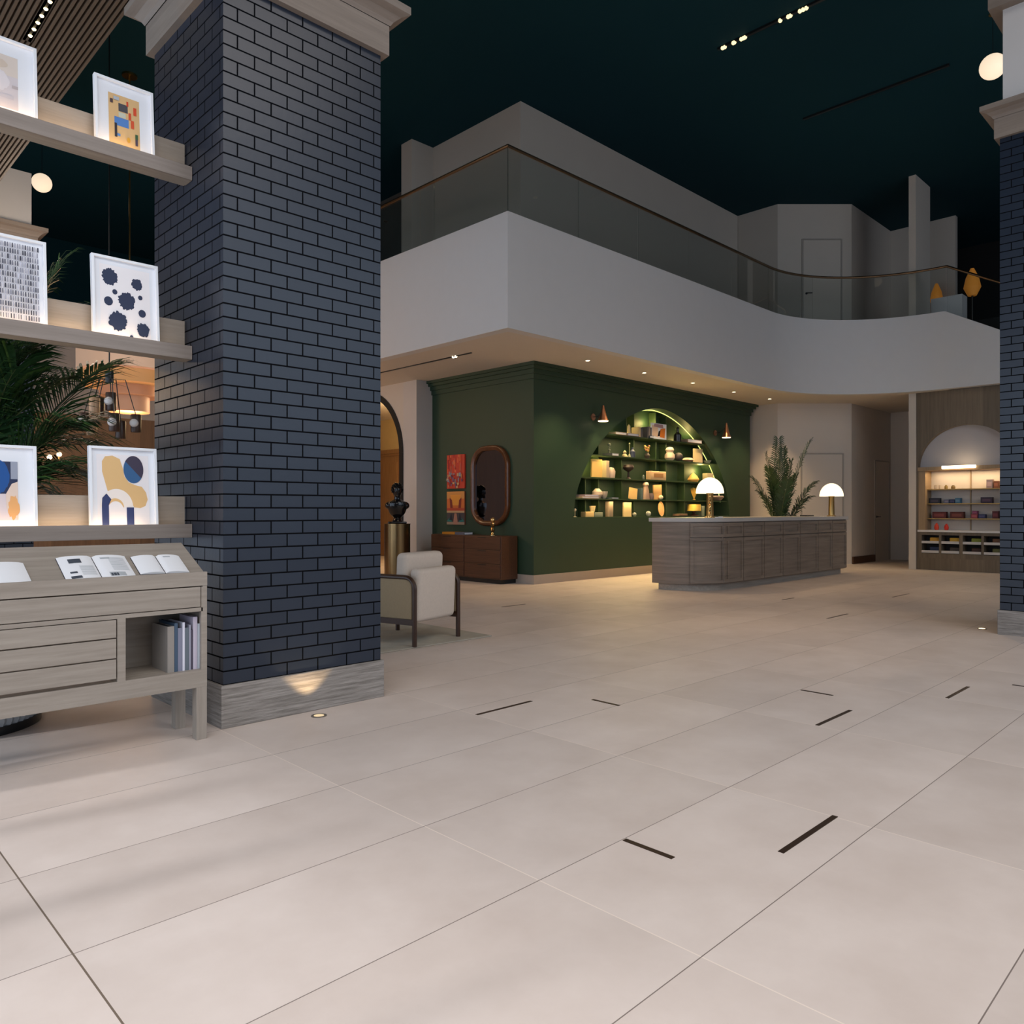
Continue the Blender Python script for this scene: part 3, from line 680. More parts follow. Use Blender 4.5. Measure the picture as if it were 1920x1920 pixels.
# open books on the slope
sl = math.atan2(zb + 0.012 - (zf - 0.008), D - 0.013)
def open_book(label, x, w, h, spots, yoff=0.055, rz=0.0):
    b = thing('open_book', label, 'book', (x, DY0 + 0.018 + yoff * math.cos(sl), zf - 0.008 + yoff * math.sin(sl) + 0.0012), 0, 'open books on the sloping desk')
    b.rotation_euler = (Matrix.Rotation(sl, 4, 'X') @ Matrix.Rotation(rz, 4, 'Z')).to_euler()
    MB().box(-w + 0.004, w - 0.005, 0.004, h - 0.006, 0, 0.003).build('cover', plain('book_cover_dark', (0.03, 0.03, 0.04), 0.5), b, smooth=False)
    for s in (-1, 1):
        pts = [(0.002 * s, 0.004)] + [(s * (w - 0.006) * k / 8, 0.004 + 0.011 * math.sin(PI * min(1, 0.15 + 0.85 * k / 8)) ** 0.7) for k in range(1, 9)]
        mb = MB(); a = [mb.bm.verts.new((p[0], 0.004, p[1])) for p in pts]; c = [mb.bm.verts.new((p[0], h - 0.004, p[1])) for p in pts]
        a0 = [mb.bm.verts.new((p[0], 0.004, 0.003)) for p in pts]; c0 = [mb.bm.verts.new((p[0], h - 0.004, 0.003)) for p in pts]
        for k in range(8):
            mb.bm.faces.new([a[k], a[k + 1], c[k + 1], c[k]]); mb.bm.faces.new([a0[k], a0[k + 1], a[k + 1], a[k]]); mb.bm.faces.new([c0[k], c0[k + 1], c[k + 1], c[k]])
        mb.bm.faces.new([a0[-1], c0[-1], c[-1], a[-1]])
        pg = mb.build('pages', M_paper, b)
        pr = MB(); mats = [plain('print_grey', (0.42, 0.45, 0.48), 0.8), plain('print_dark', (0.05, 0.06, 0.08), 0.8)]; any_ = False
        for (sd, x0, y0, x1, y1, mi) in spots:
            if sd != s: continue
            any_ = True; pr.mat(mi)
            hz = lambda q: 0.0048 + 0.011 * math.sin(PI * min(1, 0.15 + 0.85 * q)) ** 0.7
            n = 5
            for k in range(n):
                qa = x0 + (x1 - x0) * k / n; qb = x0 + (x1 - x0) * (k + 1) / n
                pr.quad([(s * (w - 0.006) * qa, y0 * h, hz(qa)), (s * (w - 0.006) * qb, y0 * h, hz(qb)), (s * (w - 0.006) * qb, y1 * h, hz(qb)), (s * (w - 0.006) * qa, y1 * h, hz(qa))])
        if any_: pr.build('printed_matter', mats, pg, smooth=False)
        else: pr.bm.free()
    return b
lines = []
for k in range(9): lines.append((-1, 0.10, 0.52 - k * 0.045, 0.50, 0.535 - k * 0.045, 0))
for k in range(13): lines.append((1, 0.42, 0.84 - k * 0.045, 0.90, 0.855 - k * 0.045, 0))
open_book('open white magazine with dark pictures in the middle of the desk slope', on_y(172, 4.2), 0.162, 0.232,
          lines + [(-1, 0.38, 0.66, 0.74, 0.84, 1), (-1, 0.62, 0.24, 0.82, 0.31, 1), (-1, 0.55, 0.03, 0.85, 0.13, 1), (1, 0.20, 0.80, 0.48, 0.87, 0), (1, 0.25, 0.05, 0.72, 0.22, 0), (1, 0.28, 0.06, 0.50, 0.18, 1)], -0.004, -0.02)
open_book('open blank white book at the pillar end of the desk slope', on_y(290, 4.2), 0.127, 0.19, [(1, 0.25, 0.82, 0.55, 0.88, 0)], 0.018, -0.03)
open_book('open white book cut by the picture edge on the desk slope', on_y(-25, 4.2), 0.15, 0.20, [], -0.004, 0.0)

# ================================================================== PALMS
def frond(mb, p0, ctrl, p1, n=26, leaf=0.28, width=0.016, droop=0.35, start=0.22, light=0.3):
    p0, ctrl, p1 = Vector(p0), Vector(ctrl), Vector(p1)
    P = lambda s: p0 * (1 - s) ** 2 + ctrl * 2 * s * (1 - s) + p1 * s * s
    T = lambda s: ((ctrl - p0) * 2 * (1 - s) + (p1 - ctrl) * 2 * s).normalized()
    mb.mat(2); mb.tube([P(k / 10) for k in range(11)], [0.009 * (1 - 0.85 * k / 10) for k in range(11)], 5)
    for k in range(n):
        s = start + (1 - start) * k / (n - 1)
        c = P(s); t = T(s); side = t.cross(Vector((0, 0, 1)))
        if side.length < 0.05: side = Vector((1, 0, 0))
        side.normalize(); upv = side.cross(t).normalized()
        ll = leaf * (0.55 + 0.75 * math.sin(PI * (0.15 + 0.8 * (s - start) / (1 - start)))) * random.uniform(0.88, 1.1)
        for sg in (-1, 1):
            mb.mat(1 if random.random() < light else 0)
            d = (side * sg * 0.75 + t * (0.65 + 0.5 * s) + upv * random.uniform(0.1, 0.35)).normalized()
            w = width * random.uniform(0.8, 1.2)
            wv = d.cross(upv).normalized() * w
            a = c; q1 = c + d * ll * 0.4; q2 = c + d * ll * 0.75 - Vector((0, 0, droop * ll * 0.18)); q3 = c + d * ll - Vector((0, 0, droop * ll * 0.45))
            mb.quad([a - wv * 0.3, a + wv * 0.3, q1 + wv, q1 - wv]); mb.quad([q1 - wv, q1 + wv, q2 + wv * 0.8, q2 - wv * 0.8])
            mb.poly([q2 - wv * 0.8, q2 + wv * 0.8, q3])
LEAFM = [M_leaf, M_leaf2, M_stem]
t = thing('potted_palm', 'large areca palm in a grey ribbed pot behind the desk and ledges', 'plant', (0.80, 5.20, 0))
R0 = 0.42
mb = MB()
n = 120; prof = [(0.39, 0.045), (0.405, 0.07), (0.41, 0.30), (0.39, 0.58)]
rings = []
for r, z in prof:
    rings.append([mb.bm.verts.new(((r + (0.006 if k % 2 else -0.006)) * math.cos(2 * PI * k / n), (r + (0.006 if k % 2 else -0.006)) * math.sin(2 * PI * k / n), z)) for k in range(n)])
for a, b in zip(rings, rings[1:]):
    for k in range(n): mb.bm.faces.new([a[k], a[(k + 1) % n], b[(k + 1) % n], b[k]])
mb.bm.faces.new(rings[0])
mb.build('pot', M_pot, t)
MB().cyl((0, 0, 0), 0.40, 0.045, 48).build('saucer', M_black, t)
MB().cyl((0, 0, 0.53), 0.385, 0.02, 32).build('soil', M_soil, t)
rp_ = random.Random(11)
stems = []
for k in range(9):
    a = 2 * PI * k / 9 + 0.3; r = 0.06 + 0.07 * rp_.random()
    x, y = r * math.cos(a), r * math.sin(a)
    MB().tube([(x, y, 0.54), (x * 1.2, y * 1.2, 0.8), (x * 1.7, y * 1.7, 1.15)], [0.018, 0.015, 0.012], 7).build('stem', M_stem, t)
    stems.append((x * 1.7, y * 1.7, 1.15))
# (tip in world space, control lift) - reaching fronds first, then the crown
tips = [((1.66, 5.62, 2.15), 0.55), ((1.28, 5.75, 2.45), 0.6), ((1.36, 5.45, 2.72), 0.6), ((1.50, 5.35, 1.62), 0.45), ((1.20, 5.10, 2.45), 0.6), ((1.05, 5.60, 2.5), 0.6), ((1.30, 6.10, 2.6), 0.7),
        ((0.30, 5.60, 2.5), 0.8), ((-0.10, 5.35, 2.5), 0.7), ((0.55, 6.4, 2.6), 0.8), ((1.05, 5.05, 2.0), 0.6), ((1.30, 5.22, 1.95), 0.5), ((1.34, 5.25, 2.35), 0.6), ((1.15, 5.25, 2.1), 0.6), ((0.95, 5.05, 2.5), 0.7), ((1.38, 5.70, 1.45), 0.4), ((1.36, 5.15, 1.42), 0.35), ((1.24, 5.0, 1.62), 0.4), ((1.22, 5.3, 1.28), 0.3), ((1.45, 5.35, 1.72), 0.4), ((0.75, 5.0, 2.1), 0.6)]
for i, (tip, lift) in enumerate(tips):
    s = stems[i % len(stems)]; tl = Vector(tip) - Vector((0.80, 5.20, 0)); s = Vector(s)
    c = s + (tl - s) * 0.45 + Vector((0, 0, lift * 0.5))
    mb = MB(); frond(mb, s, c, tl, 52, 0.44, 0.0080, 0.8, 0.12, 0.18)
    mb.build('frond', LEAFM, t, smooth=False, recalc=False)
t = thing('potted_palm', 'smaller palm standing behind the reception desk by the beige wall', 'plant', (15.10, 7.45, 0))
MB().lathe([(0.16, 0), (0.24, 0.5), (0.22, 0.5), (0.21, 0.47)], (0, 0, 0), 28).build('pot', M_pot, t)
MB().cyl((0, 0, 0.44), 0.2, 0.02, 24).build('soil', M_soil, t)
tips = [((0.05, 0.05, 2.66), 0.3), ((0.45, -0.45, 2.62), 0.9), ((0.20, -0.15, 2.2), 0.4), ((-0.35, 0.42, 1.85), 0.7), ((-0.12, 0.25, 2.35), 0.4), ((0.50, -0.50, 1.75), 0.65), ((0.42, -0.42, 1.45), 0.55), ((-0.28, 0.30, 1.55), 0.5), ((0.12, -0.02, 2.45), 0.35), ((0.02, 0.18, 2.0), 0.3), ((0.28, -0.22, 1.9), 0.45), ((-0.25, -0.3, 1.8), 0.6), ((-0.3, 0.1, 2.05), 0.5)]
for tip, lift in tips:
    tl = Vector(tip); s = Vector((random.uniform(-0.06, 0.06), random.uniform(-0.06, 0.06), 0.46)); c = s + (tl - s) * 0.5 + Vector((0, 0, lift * 0.5))
    mb = MB(); frond(mb, s, c, tl, 38, 0.30, 0.0125, 0.9, 0.22, 0.12)
    mb.build('frond', [plain('palm_leaf_deep', (0.022, 0.050, 0.014), 0.45, var=0.4, scale=5), M_leaf, M_stem], t, smooth=False, recalc=False)

# ================================================================== RECEPTION DESK
KX0, KX1, KY0, KY1 = 9.75, 14.86, 6.0, 6.86
t = thing('reception_desk', 'long grey oak reception desk with a rounded end and pale stone top', 'desk', (KX0, KY0, 0))
KL = KX1 - KX0; KR = 0.75
def desk_plan(e):
    P = [(-e, KY1 - KY0 + e), (-e, KR)]
    P += [(KR - (KR + e) * math.cos(a), KR - (KR + e) * math.sin(a)) for a in [PI / 2 * k / 16 for k in range(1, 17)]]
    return P + [(KL + e, -e), (KL + e, KY1 - KY0 + e)]
MB().prism(desk_plan(0.0), 0.10, 1.03).build('body', M_deskoak, t)
MB().prism(desk_plan(-0.07), 0.0, 0.10).build('plinth', M_oak, t)
MB().prism(desk_plan(0.035), 1.03, 1.088).build('countertop', M_stone, t)
seams = [1354, 1391, 1430, 1465, 1497, 1531, 1558, 1585]
sx = [on_y(p, KY0) - KX0 for p in seams]
def shaker(x0, x1, z0, z1, name):
    e = 0.010; w = 0.05
    mb = MB().box(x0 + e, x1 - e, -0.012, 0.002, z0, z1)
    mb.box(x0 + e, x1 - e, -0.030, -0.012, z0, z0 + w).box(x0 + e, x1 - e, -0.030, -0.012, z1 - w, z1)
    mb.box(x0 + e, x0 + e + w, -0.030, -0.012, z0 + w, z1 - w).box(x1 - e - w, x1 - e, -0.030, -0.012, z0 + w, z1 - w)
    mb.build(name, M_deskoak, t, smooth=False)
for a, b in zip(sx, sx[1:]):
    shaker(a, b, 0.80, 1.01, 'drawer'); shaker(a, b, 0.115, 0.785, 'door')
def curved(a0, a1, z0, z1, name):
    n = 8; mb = MB()
    pl = lambda e, A: (KR - (KR + e) * math.cos(A), KR - (KR + e) * math.sin(A))
    def band(e0, e1, A0, A1, za, zb):
        out = [pl(e1, A0 + (A1 - A0) * k / n) for k in range(n + 1)] + [pl(e0, A1 - (A1 - A0) * k / n) for k in range(n + 1)]
        mb.prism(out, za, zb)
    d = 0.06
    band(-0.002, 0.012, a0, a1, z0, z1)
    band(0.012, 0.030, a0, a1, z0, z0 + 0.045); band(0.012, 0.030, a0, a1, z1 - 0.045, z1)
    band(0.012, 0.030, a0, a0 + d, z0 + 0.045, z1 - 0.045); band(0.012, 0.030, a1 - d, a1, z0 + 0.045, z1 - 0.045)
    mb.build(name, M_deskoak, t)
curved(0.66, PI / 2 - 0.02, 0.80, 1.01, 'drawer'); curved(0.66, PI / 2 - 0.02, 0.115, 0.785, 'door')
MB().box(KR, sx[0] - 0.006, -0.008, 0.002, 0.115, 1.01).build('filler_panel', M_deskoak, t, smooth=False)

def mushroom(label, x, y):
    l = thing('table_lamp', label, 'lamp', (x, y, 1.088), 0, 'mushroom lamps on the reception desk')
    MB().lathe([(0.085, 0), (0.085, 0.012), (0.055, 0.02), (0.050, 0.36), (0.058, 0.385)], (0, 0, 0), 28).build('stem', M_brass, l)
    R, H = 0.215, 0.25
    prof = [(R * math.cos(a), 0.379 + H * math.sin(a)) for a in [PI / 2 * k / 12 for k in range(13)]]; prof[-1] = (0, 0.379 + H)
    MB().lathe([(0.05, 0.384), (R - 0.006, 0.381)] + prof, (0, 0, 0), 36).build('lamp_shade', M_lampshade, l)
    lamp('POINT', 'lamp_glow', (x, y, 1.088 + 0.33), 5, (1.0, 0.70, 0.38), 0.08)
mushroom('white dome lamp on the reception desk in front of the arched bookshelf', on_y(1331, 6.42), 6.42)
mushroom('white dome lamp at the far end of the reception desk before the beige door', on_y(1559, 6.18), 6.18)
x = on_y(1325, 6.25)
o = MB()
for k in range(2):
    o.tube([(0.012 * math.cos(a + k * PI), 0.012 * math.sin(a + k * PI), 0.02 + 0.28 * a / 14) for a in [14 * j / 40 for j in range(41)]], 0.009, 6)
o.lathe([(0.04, 0), (0.04, 0.012), (0.012, 0.022)], (0, 0, 0), 18)
t2 = thing('stem_reflection', 'twisted brass reflection shape beside the nearer dome lamp on the reception desk', 'stem_reflection', (x, 6.2, 1.088))  # solid twisted shape standing in for a reflection on the lamp stem
o.build('twisted_stem', M_gold, t2)
MB().lathe([(0.006, 0.30), (0.018, 0.315), (0.014, 0.345), (0, 0.36)], (0, 0, 0), 14).build('finial', M_gold, t2)
tag(MB().box(-0.05, 0.05, -0.03, 0.03, 0, 0.012).box(0.055, 0.10, -0.02, 0.03, 0, 0.02).build('card_stack', M_paper, loc=(on_y(1347, 6.12), 6.12, 1.088), smooth=False), 'small white card stack at the front edge of the reception desk', 'cards')
tag(MB().rbox(-0.16, 0.16, -0.07, 0.07, 0, 0.022, 0.008).build('keyboard', M_black, loc=(on_y(1513, 6.6), 6.6, 1.088)), 'flat black keyboard on the reception desk left of the far dome lamp', 'keyboard')

# ================================================================== ARCHED BOOKSHELF
t = thing('arched_bookshelf', 'green arched bookshelf built into the green wall behind the reception desk', 'bookshelf', (AC, GY, AZ0))
SH = [0.34, 0.72, 1.125, 1.52]          # shelf heights above the sill
def half_w(z):
    r = max(0.0, 1 - (z / AB) ** 1.78); return AA * r ** (1 / 1.78)
for z in SH:
    w = half_w(z) - 0.01
    MB().box(-w, w, 0.03, ND - 0.005, z - 0.022, z).build('shelf', M_greendark, t, smooth=False)
MB().box(-AA + 0.03, AA - 0.03, 0.01, ND - 0.005, 0.0, 0.012).build('sill_board', M_greendark, t, smooth=False)
def divider(px, z0, z1, y0=0.25):
    x = on_y(px, GY + 0.06) - AC
    z1 = min(z1, arch_z(x + AC) - AZ0 - 0.02)
    MB().box(x - 0.009, x + 0.009, y0, ND - 0.005, z0, z1).build('divider', M_greendark, t, smooth=False)
lv = [0.012] + SH + [2.08]
for px, a, b in ((1138, 0, 4), (1113, 0, 2), (1181, 1, 2), (1204, 3, 5), (1204, 0, 1), (1245, 2, 5), (1264, 0, 5), (1181, 2, 3), (1298, 0, 3)):
    divider(px, lv[a] if a == 0 else lv[a], lv[b] - 0.033 if b < 5 else lv[b])
# LED strip tucked behind the rim of the arch
mb = MB()
pts = [(x - AC, 0.20, arch_z(x) - AZ0 - 0.012) for x in [AC - AA * 0.985 * math.cos(PI * k / 60) for k in range(2, 59)]]
mb.tube(pts, 0.009, 6)
mb.build('light_strip', emit('niche_led', (0.75, 0.80, 0.26), 1.3), t)
for k, (px_, pz) in enumerate(((0, 1.98), (-1.35, 1.68), (1.35, 1.68), (-2.05, 1.10), (2.05, 1.10))):
    lamp('POINT', 'niche_glow', (AC + px_ * 0.93, GY + 0.30, AZ0 + pz - 0.12), 6, (1.0, 0.74, 0.26), 0.05)
for z in SH:
    l = lamp('AREA', 'shelf_glow', (AC, GY + 0.06, AZ0 + z - 0.026), 17, (1.0, 0.74, 0.32), (2 * half_w(z) * 0.85, 0.02))

# ---- the objects on its shelves: zc = zoomed survey of the photo (6x, from 1060,740)
GRP = 'ornaments on the arched bookshelf'
def cell(x0, x1, yb, yt, row, dep=0.12):
    y = GY + dep; X0 = on_y(1060 + x0 / 6, y); X1 = on_y(1060 + x1 / 6, y)
    zb_ = AZ0 + ([0.012] + SH)[row - 1]
    h = (yb - yt) / 6 * (X0 * CA + y * SA) / F
    return (X0 + X1) / 2, y, zb_, (X1 - X0) * 0.97, h
def it(name, mb, m, c, label, cat, rz=0, grp=GRP):
    return tag(mb.build(name, m, loc=(c[0], c[1], c[2]), rot=(0, 0, rz)), label, cat, grp)
def flatbook(c, cm, label, d=0.22, rz=0.0):
    b = thing('book', label, 'book', (c[0], c[1], c[2]), rz, 'books on the arched bookshelf')
    w, h = c[3] / 2, c[4]; e = min(0.006, h * 0.2)
    MB().box(-w, w, -d / 2, d / 2, 0, e).box(-w, w, -d / 2, d / 2, h - e, h).box(-w, -w + 0.006, -d / 2, d / 2, e, h - e).build('cover', cm, b, smooth=False)
    MB().box(-w + 0.006, w - 0.006, -d / 2 + 0.008, d / 2 - 0.008, e, h - e).build('pages', M_paper, b, smooth=False)
    return b
def upbook(c, cm, label, d=0.18, lean=0.0):
    b = thing('book', label, 'book', (c[0], c[1], c[2]), 0, 'books on the arched bookshelf')
    b.rotation_euler = (0, lean, 0)
    w, h = c[3] / 2, c[4]
    MB().box(-w, w, -d / 2, -d / 2 + 0.006, 0, h).box(-w, w, d / 2 - 0.006, d / 2, 0, h).box(-w, -w + 0.005, -d / 2 + 0.006, d / 2 - 0.006, 0, h).build('cover', cm, b, smooth=False)
    MB().box(-w + 0.005, w - 0.004, -d / 2 + 0.006, d / 2 - 0.006, 0.004, h - 0.004).build('pages', M_paper, b, smooth=False)
    return b
Kc = lambda r, g, b: col('item_%d_%d_%d' % (r, g, b), r, g, b, 0.6)
# top row
c = cell(512, 640, 430, 402, 5); flatbook(c, Kc(200, 180, 150), 'cream book lying at the low end of the top shelf of the arch')
c = cell(650, 778, 430, 402, 5); flatbook(c, Kc(176, 150, 150), 'rose-grey book lying beside the cream book, top shelf of the arch')
c2 = cell(672, 698, 402, 290, 5); it('candle', MB().lathe([(c2[3] * 0.7, 0), (c2[3] * 0.5, 0.02), (c2[3] * 0.4, c2[4] * 0.8), (0, c2[4])], n=12), Kc(226, 206, 160), (c[0], c2[1], c[2] + c[4]), 'cream taper candle standing on the rose-grey book', 'candle')
upbook(cell(788, 803, 430, 318, 5), Kc(224, 200, 150), 'cream upright book on the top shelf of the arch')
upbook(cell(806, 818, 432, 330, 5), Kc(120, 112, 108), 'grey upright book beside the cream one, top shelf of the arch')
upbook(cell(822, 832, 434, 334, 5), Kc(96, 96, 92), 'dark grey slim upright book left of the divider, top shelf of the arch')
upbook(cell(882, 897, 470, 350, 5), Kc(110, 104, 100), 'first grey upright book right of the divider, top shelf of the arch')
upbook(cell(900, 914, 470, 342, 5), Kc(150, 140, 134), 'pale grey upright book in the trio beside the orange picture')
upbook(cell(917, 928, 470, 350, 5), Kc(90, 90, 92), 'charcoal upright book in the trio beside the orange picture')
c = cell(938, 985, 478, 452, 5, 0.028); flatbook(c, Kc(40, 62, 72), 'dark teal book lying in front of the orange picture', 0.05)
c = cell(960, 1135, 490, 312, 5, 0.07)
p = thing('art_book', 'open picture book with an orange and black image on the top shelf of the arch', 'picture book', (c[0], c[1], c[2]), 0, None)
w, h = c[3] / 2, c[4]
MB().box(-w, w, -0.01, 0.01, 0, h).build('board', M_frame, p, smooth=False)
MB().mat(0).poly([(-w * .9, -0.0105, h * .2), (-w * .1, -0.0105, h * .12), (-w * .15, -0.0105, h * .8), (-w * .9, -0.0105, h * .86)]).mat(1).poly([(w * .1, -0.0108, h * .15), (w * .75, -0.0108, h * .1), (w * .85, -0.0108, h * .75), (w * .2, -0.0108, h * .68)]).mat(2).poly([(-w * .2, -0.011, h * .18), (w * .12, -0.011, h * .2), (w * .2, -0.011, h * .6), (-w * .05, -0.011, h * .5)]).mat(3).poly([(-w * .7, -0.0112, h * .78), (w * .6, -0.0112, h * .72), (w * .5, -0.0112, h * .95), (-w * .6, -0.0112, h * .97)]).build('image', [Kc(236, 206, 176), Kc(226, 128, 40), Kc(30, 22, 24), Kc(170, 140, 146)], p, smooth=False, recalc=False)
c = cell(1238, 1288, 505, 330, 5); it('decanter', MB().lathe([(c[3] * .5, 0), (c[3] * .5, c[4] * .45), (c[3] * .18, c[4] * .62), (c[3] * .16, c[4] * .85), (c[3] * .24, c[4] * .88), (0, c[4])], n=18), plain('smoked_glass', (0.02, 0.018, 0.02), 0.1), c, 'dark glass decanter on the top shelf of the arch', 'decanter')
c = cell(1325, 1490, 530, 492, 5); flatbook(c, Kc(180, 150, 124), 'long sand book lying at the right end of the top shelf of the arch')
# fourth row
c = cell(472, 552, 668, 640, 4); flatbook(c, Kc(140, 136, 128), 'grey book lying under the bead totem, fourth shelf of the arch')
c3 = cell(477, 500, 640, 520, 4); it('bead_totem', MB().ball((0, 0, 0.018), .018).ball((0, 0, .062), .026).ball((0, 0, .108), .018).ball((0, 0, .160), .030), Kc(120, 128, 110), (c[0] - 0.05, c[1], c[2] + c[4]), 'stacked grey bead totem standing on the grey book', 'ornament')
c = cell(645, 692, 680, 600, 4); it('figurine', MB().lathe([(c[3] * .5, 0), (c[3] * .42, c[4] * .2), (c[3] * .2, c[4] * .45), (c[3] * .28, c[4] * .7), (0, c[4])], n=14).ball((-c[3] * .25, 0, c[4] * .22), c[3] * .26), Kc(176, 160, 124), c, 'small beige seated figurine beside the blue bottle', 'figurine')
c = cell(735, 775, 685, 570, 4); it('bottle', MB().lathe([(c[3] * .5, 0), (c[3] * .5, c[4] * .6), (c[3] * .2, c[4] * .8), (c[3] * .2, c[4])], n=18), Kc(58, 66, 92), c, 'deep blue bottle on the fourth shelf of the arch', 'bottle')
c = cell(712, 730, 682, 515, 4); it('bud_stem', MB().tube([(0, 0, 0), (0.005, 0, c[4] * .5), (0, 0, c[4] * .9)], .005, 6).lathe([(.03, 0), (.02, .05), (.006, .07)], n=12).ball((0, 0, c[4] * .93), .016), Kc(150, 150, 120), c, 'single white bud in a tiny holder behind the blue bottle', 'flower')
c = cell(872, 968, 705, 545, 4); 
p = thing('dried_posy', 'dried reddish posy in a small dark vase on the fourth shelf of the arch', 'flowers', c[:3])
MB().lathe([(.04, 0), (.055, c[4] * .25), (.03, c[4] * .42)], n=16).build('vase', Kc(60, 50, 44), p)
mb = MB()
for k in range(14):
    a = k * 2.4; r = .03 + .05 * ((k * 7) % 5) / 5; mb.mat(k % 2); mb.ball((r * math.cos(a), r * math.sin(a) * .6, c[4] * (.55 + .4 * ((k * 3) % 7) / 7)), .022, 8)
mb.build('blossom', [Kc(150, 92, 70), Kc(150, 130, 50)], p)
c = cell(1140, 1208, 718, 562, 4); it('gourd_vase', MB().lathe([(c[3] * .3, 0), (c[3] * .5, c[4] * .2), (c[3] * .48, c[4] * .42), (c[3] * .3, c[4] * .6), (c[3] * .42, c[4] * .78), (c[3] * .3, c[4] * .95), (0, c[4])], n=22), Kc(206, 184, 164), c, 'pale gourd-shaped vase on the fourth shelf of the arch', 'vase')
c = cell(1245, 1302, 712, 630, 4); it('round_vase', MB().ball((0, 0, c[3] * .5), c[3] * .5), Kc(64, 54, 60), c, 'dark plum round vase on the fourth shelf of the arch', 'vase')
c = cell(1342, 1418, 742, 692, 4); it('bowl', MB().lathe([(c[3] * .2, 0), (c[3] * .5, c[4] * .5), (c[3] * .4, c[4] * .85), (c[3] * .25, c[4])], n=22), Kc(212, 172, 150), c, 'small blush bowl left of the tall cream book', 'bowl')
c = cell(1432, 1545, 752, 590, 4, 0.16); c = (c[0], c[1], c[2], c[3] * .9, c[4]); it('book', MB().box(-c[3] / 2, c[3] / 2, -.012, .012, 0, c[4]), Kc(232, 206, 156), c, 'tall cream book facing out at the right of the fourth shelf', 'book')
c = cell(1568, 1622, 757, 722, 4); it('bowl', MB().lathe([(c[3] * .25, 0), (c[3] * .5, c[4]), (c[3] * .46, c[4]), (0, c[4] * .2)], n=20), Kc(170, 172, 150), c, 'tiny pale green bowl at the far right of the fourth shelf', 'bowl')
# third row
c = cell(290, 410, 910, 690, 3, 0.10); it('book', MB().box(-c[3] / 2, c[3] / 2, -.014, .014, 0, c[4] * .93), Kc(250, 206, 120), c, 'large yellow book facing out at the left edge of the arch', 'book')
upbook(cell(418, 450, 905, 712, 3, 0.16), Kc(190, 170, 140), 'cream book standing behind the large yellow book')
c = cell(478, 545, 915, 790, 3); it('face_jar', MB().lathe([(c[3] * .42, 0), (c[3] * .5, c[4] * .6), (c[3] * .36, c[4] * .85), (c[3] * .3, c[4] * .92), (0, c[4])], n=20), Kc(196, 176, 156), c, 'pale lidded jar beside the yellow book', 'jar')
c = cell(655, 765, 915, 755, 3); c = (c[0], c[1], c[2], c[3] * 0.72, c[4]); it('goblet', MB().lathe([(c[3] * .28, 0), (c[3] * .1, c[4] * .12), (c[3] * .08, c[4] * .5), (c[3] * .42, c[4] * .68), (c[3] * .5, c[4] * .82), (c[3] * .4, c[4]), (0, c[4] * .85)], n=20), Kc(34, 16, 18), c, 'dark wine-red footed goblet on the third shelf of the arch', 'goblet')
c = cell(868, 886, 928, 868, 3); it('bottle', MB().lathe([(c[3] * .5, 0), (c[3] * .5, c[4] * .7), (c[3] * .2, c[4] * .82), (c[3] * .2, c[4])], n=14), Kc(96, 104, 96), c, 'tiny grey bottle beside the tan radio box', 'bottle')
c = cell(930, 1110, 945, 842, 3, 0.16)
p = thing('radio', 'tan box radio with a pale rim on the third shelf of the arch', 'radio', c[:3])
w, h = c[3] / 2, c[4]
MB().rbox(-w, w, -.06, .06, 0, h, .012).build('casing', Kc(200, 166, 128), p)
MB().box(-w * .6, w * .6, -.064, -.059, h * .3, h * .75).build('grille', Kc(160, 116, 74), p)
c = cell(1402, 1476, 963, 852, 3); it('flame_ornament', MB().lathe([(c[3] * .36, 0), (c[3] * .5, c[4] * .25), (c[3] * .34, c[4] * .6), (c[3] * .12, c[4] * .85), (0, c[4])], n=20), Kc(226, 176, 96), c, 'golden teardrop ornament on the third shelf of the arch', 'ornament')
c = cell(1568, 1640, 975, 850, 3); it('cube_box', MB().rbox(-c[3] / 2, c[3] / 2, -.06, .06, 0, c[4] * .85, .008), Kc(184, 170, 130), c, 'cream cube box above the nearer dome lamp', 'box')
# second row
c = cell(136, 330, 1162, 1118, 2); flatbook((c[0], c[1], c[2], c[3], c[4] * .48), Kc(206, 184, 150), 'cream book at the bottom of the lying pair, second shelf of the arch')
flatbook((c[0] + .03, c[1], c[2] + c[4] * .48, c[3] * .85, c[4] * .52), Kc(182, 160, 168), 'lilac book on top of the lying pair, second shelf of the arch')
c = cell(318, 398, 1165, 1050, 2, .14); it('round_vase', MB().lathe([(c[3] * .3, 0), (c[3] * .5, c[4] * .4), (c[3] * .46, c[4] * .7), (c[3] * .22, c[4] * .95), (c[3] * .2, c[4])], n=22), Kc(204, 184, 162), c, 'cream round vase in front of the lying pair, second shelf', 'vase')
c = cell(404, 462, 1168, 1085, 2, .12); it('bowl', MB().lathe([(c[3] * .2, 0), (c[3] * .42, c[4] * .4), (c[3] * .5, c[4]), (c[3] * .46, c[4]), (0, c[4] * .2)], n=22), Kc(186, 172, 158), c, 'pale deep bowl beside the cream round vase', 'bowl')
c = cell(470, 550, 1166, 1132, 2); flatbook((c[0], c[1], c[2], c[3], c[4] * .5), Kc(98, 110, 112), 'grey-blue book lying alone on the second shelf of the arch')
c = cell(712, 800, 1168, 1040, 2, .14); it('book', MB().box(-c[3] / 2, c[3] / 2, -.012, .012, 0, c[4], Matrix.Rotation(0.12, 4, 'Y')), Kc(222, 182, 120), c, 'tan book leaning on the second shelf of the arch', 'book')
upbook(cell(812, 830, 1168, 1042, 2, .22), Kc(84, 104, 108), 'blue-grey book behind the leaning tan book')
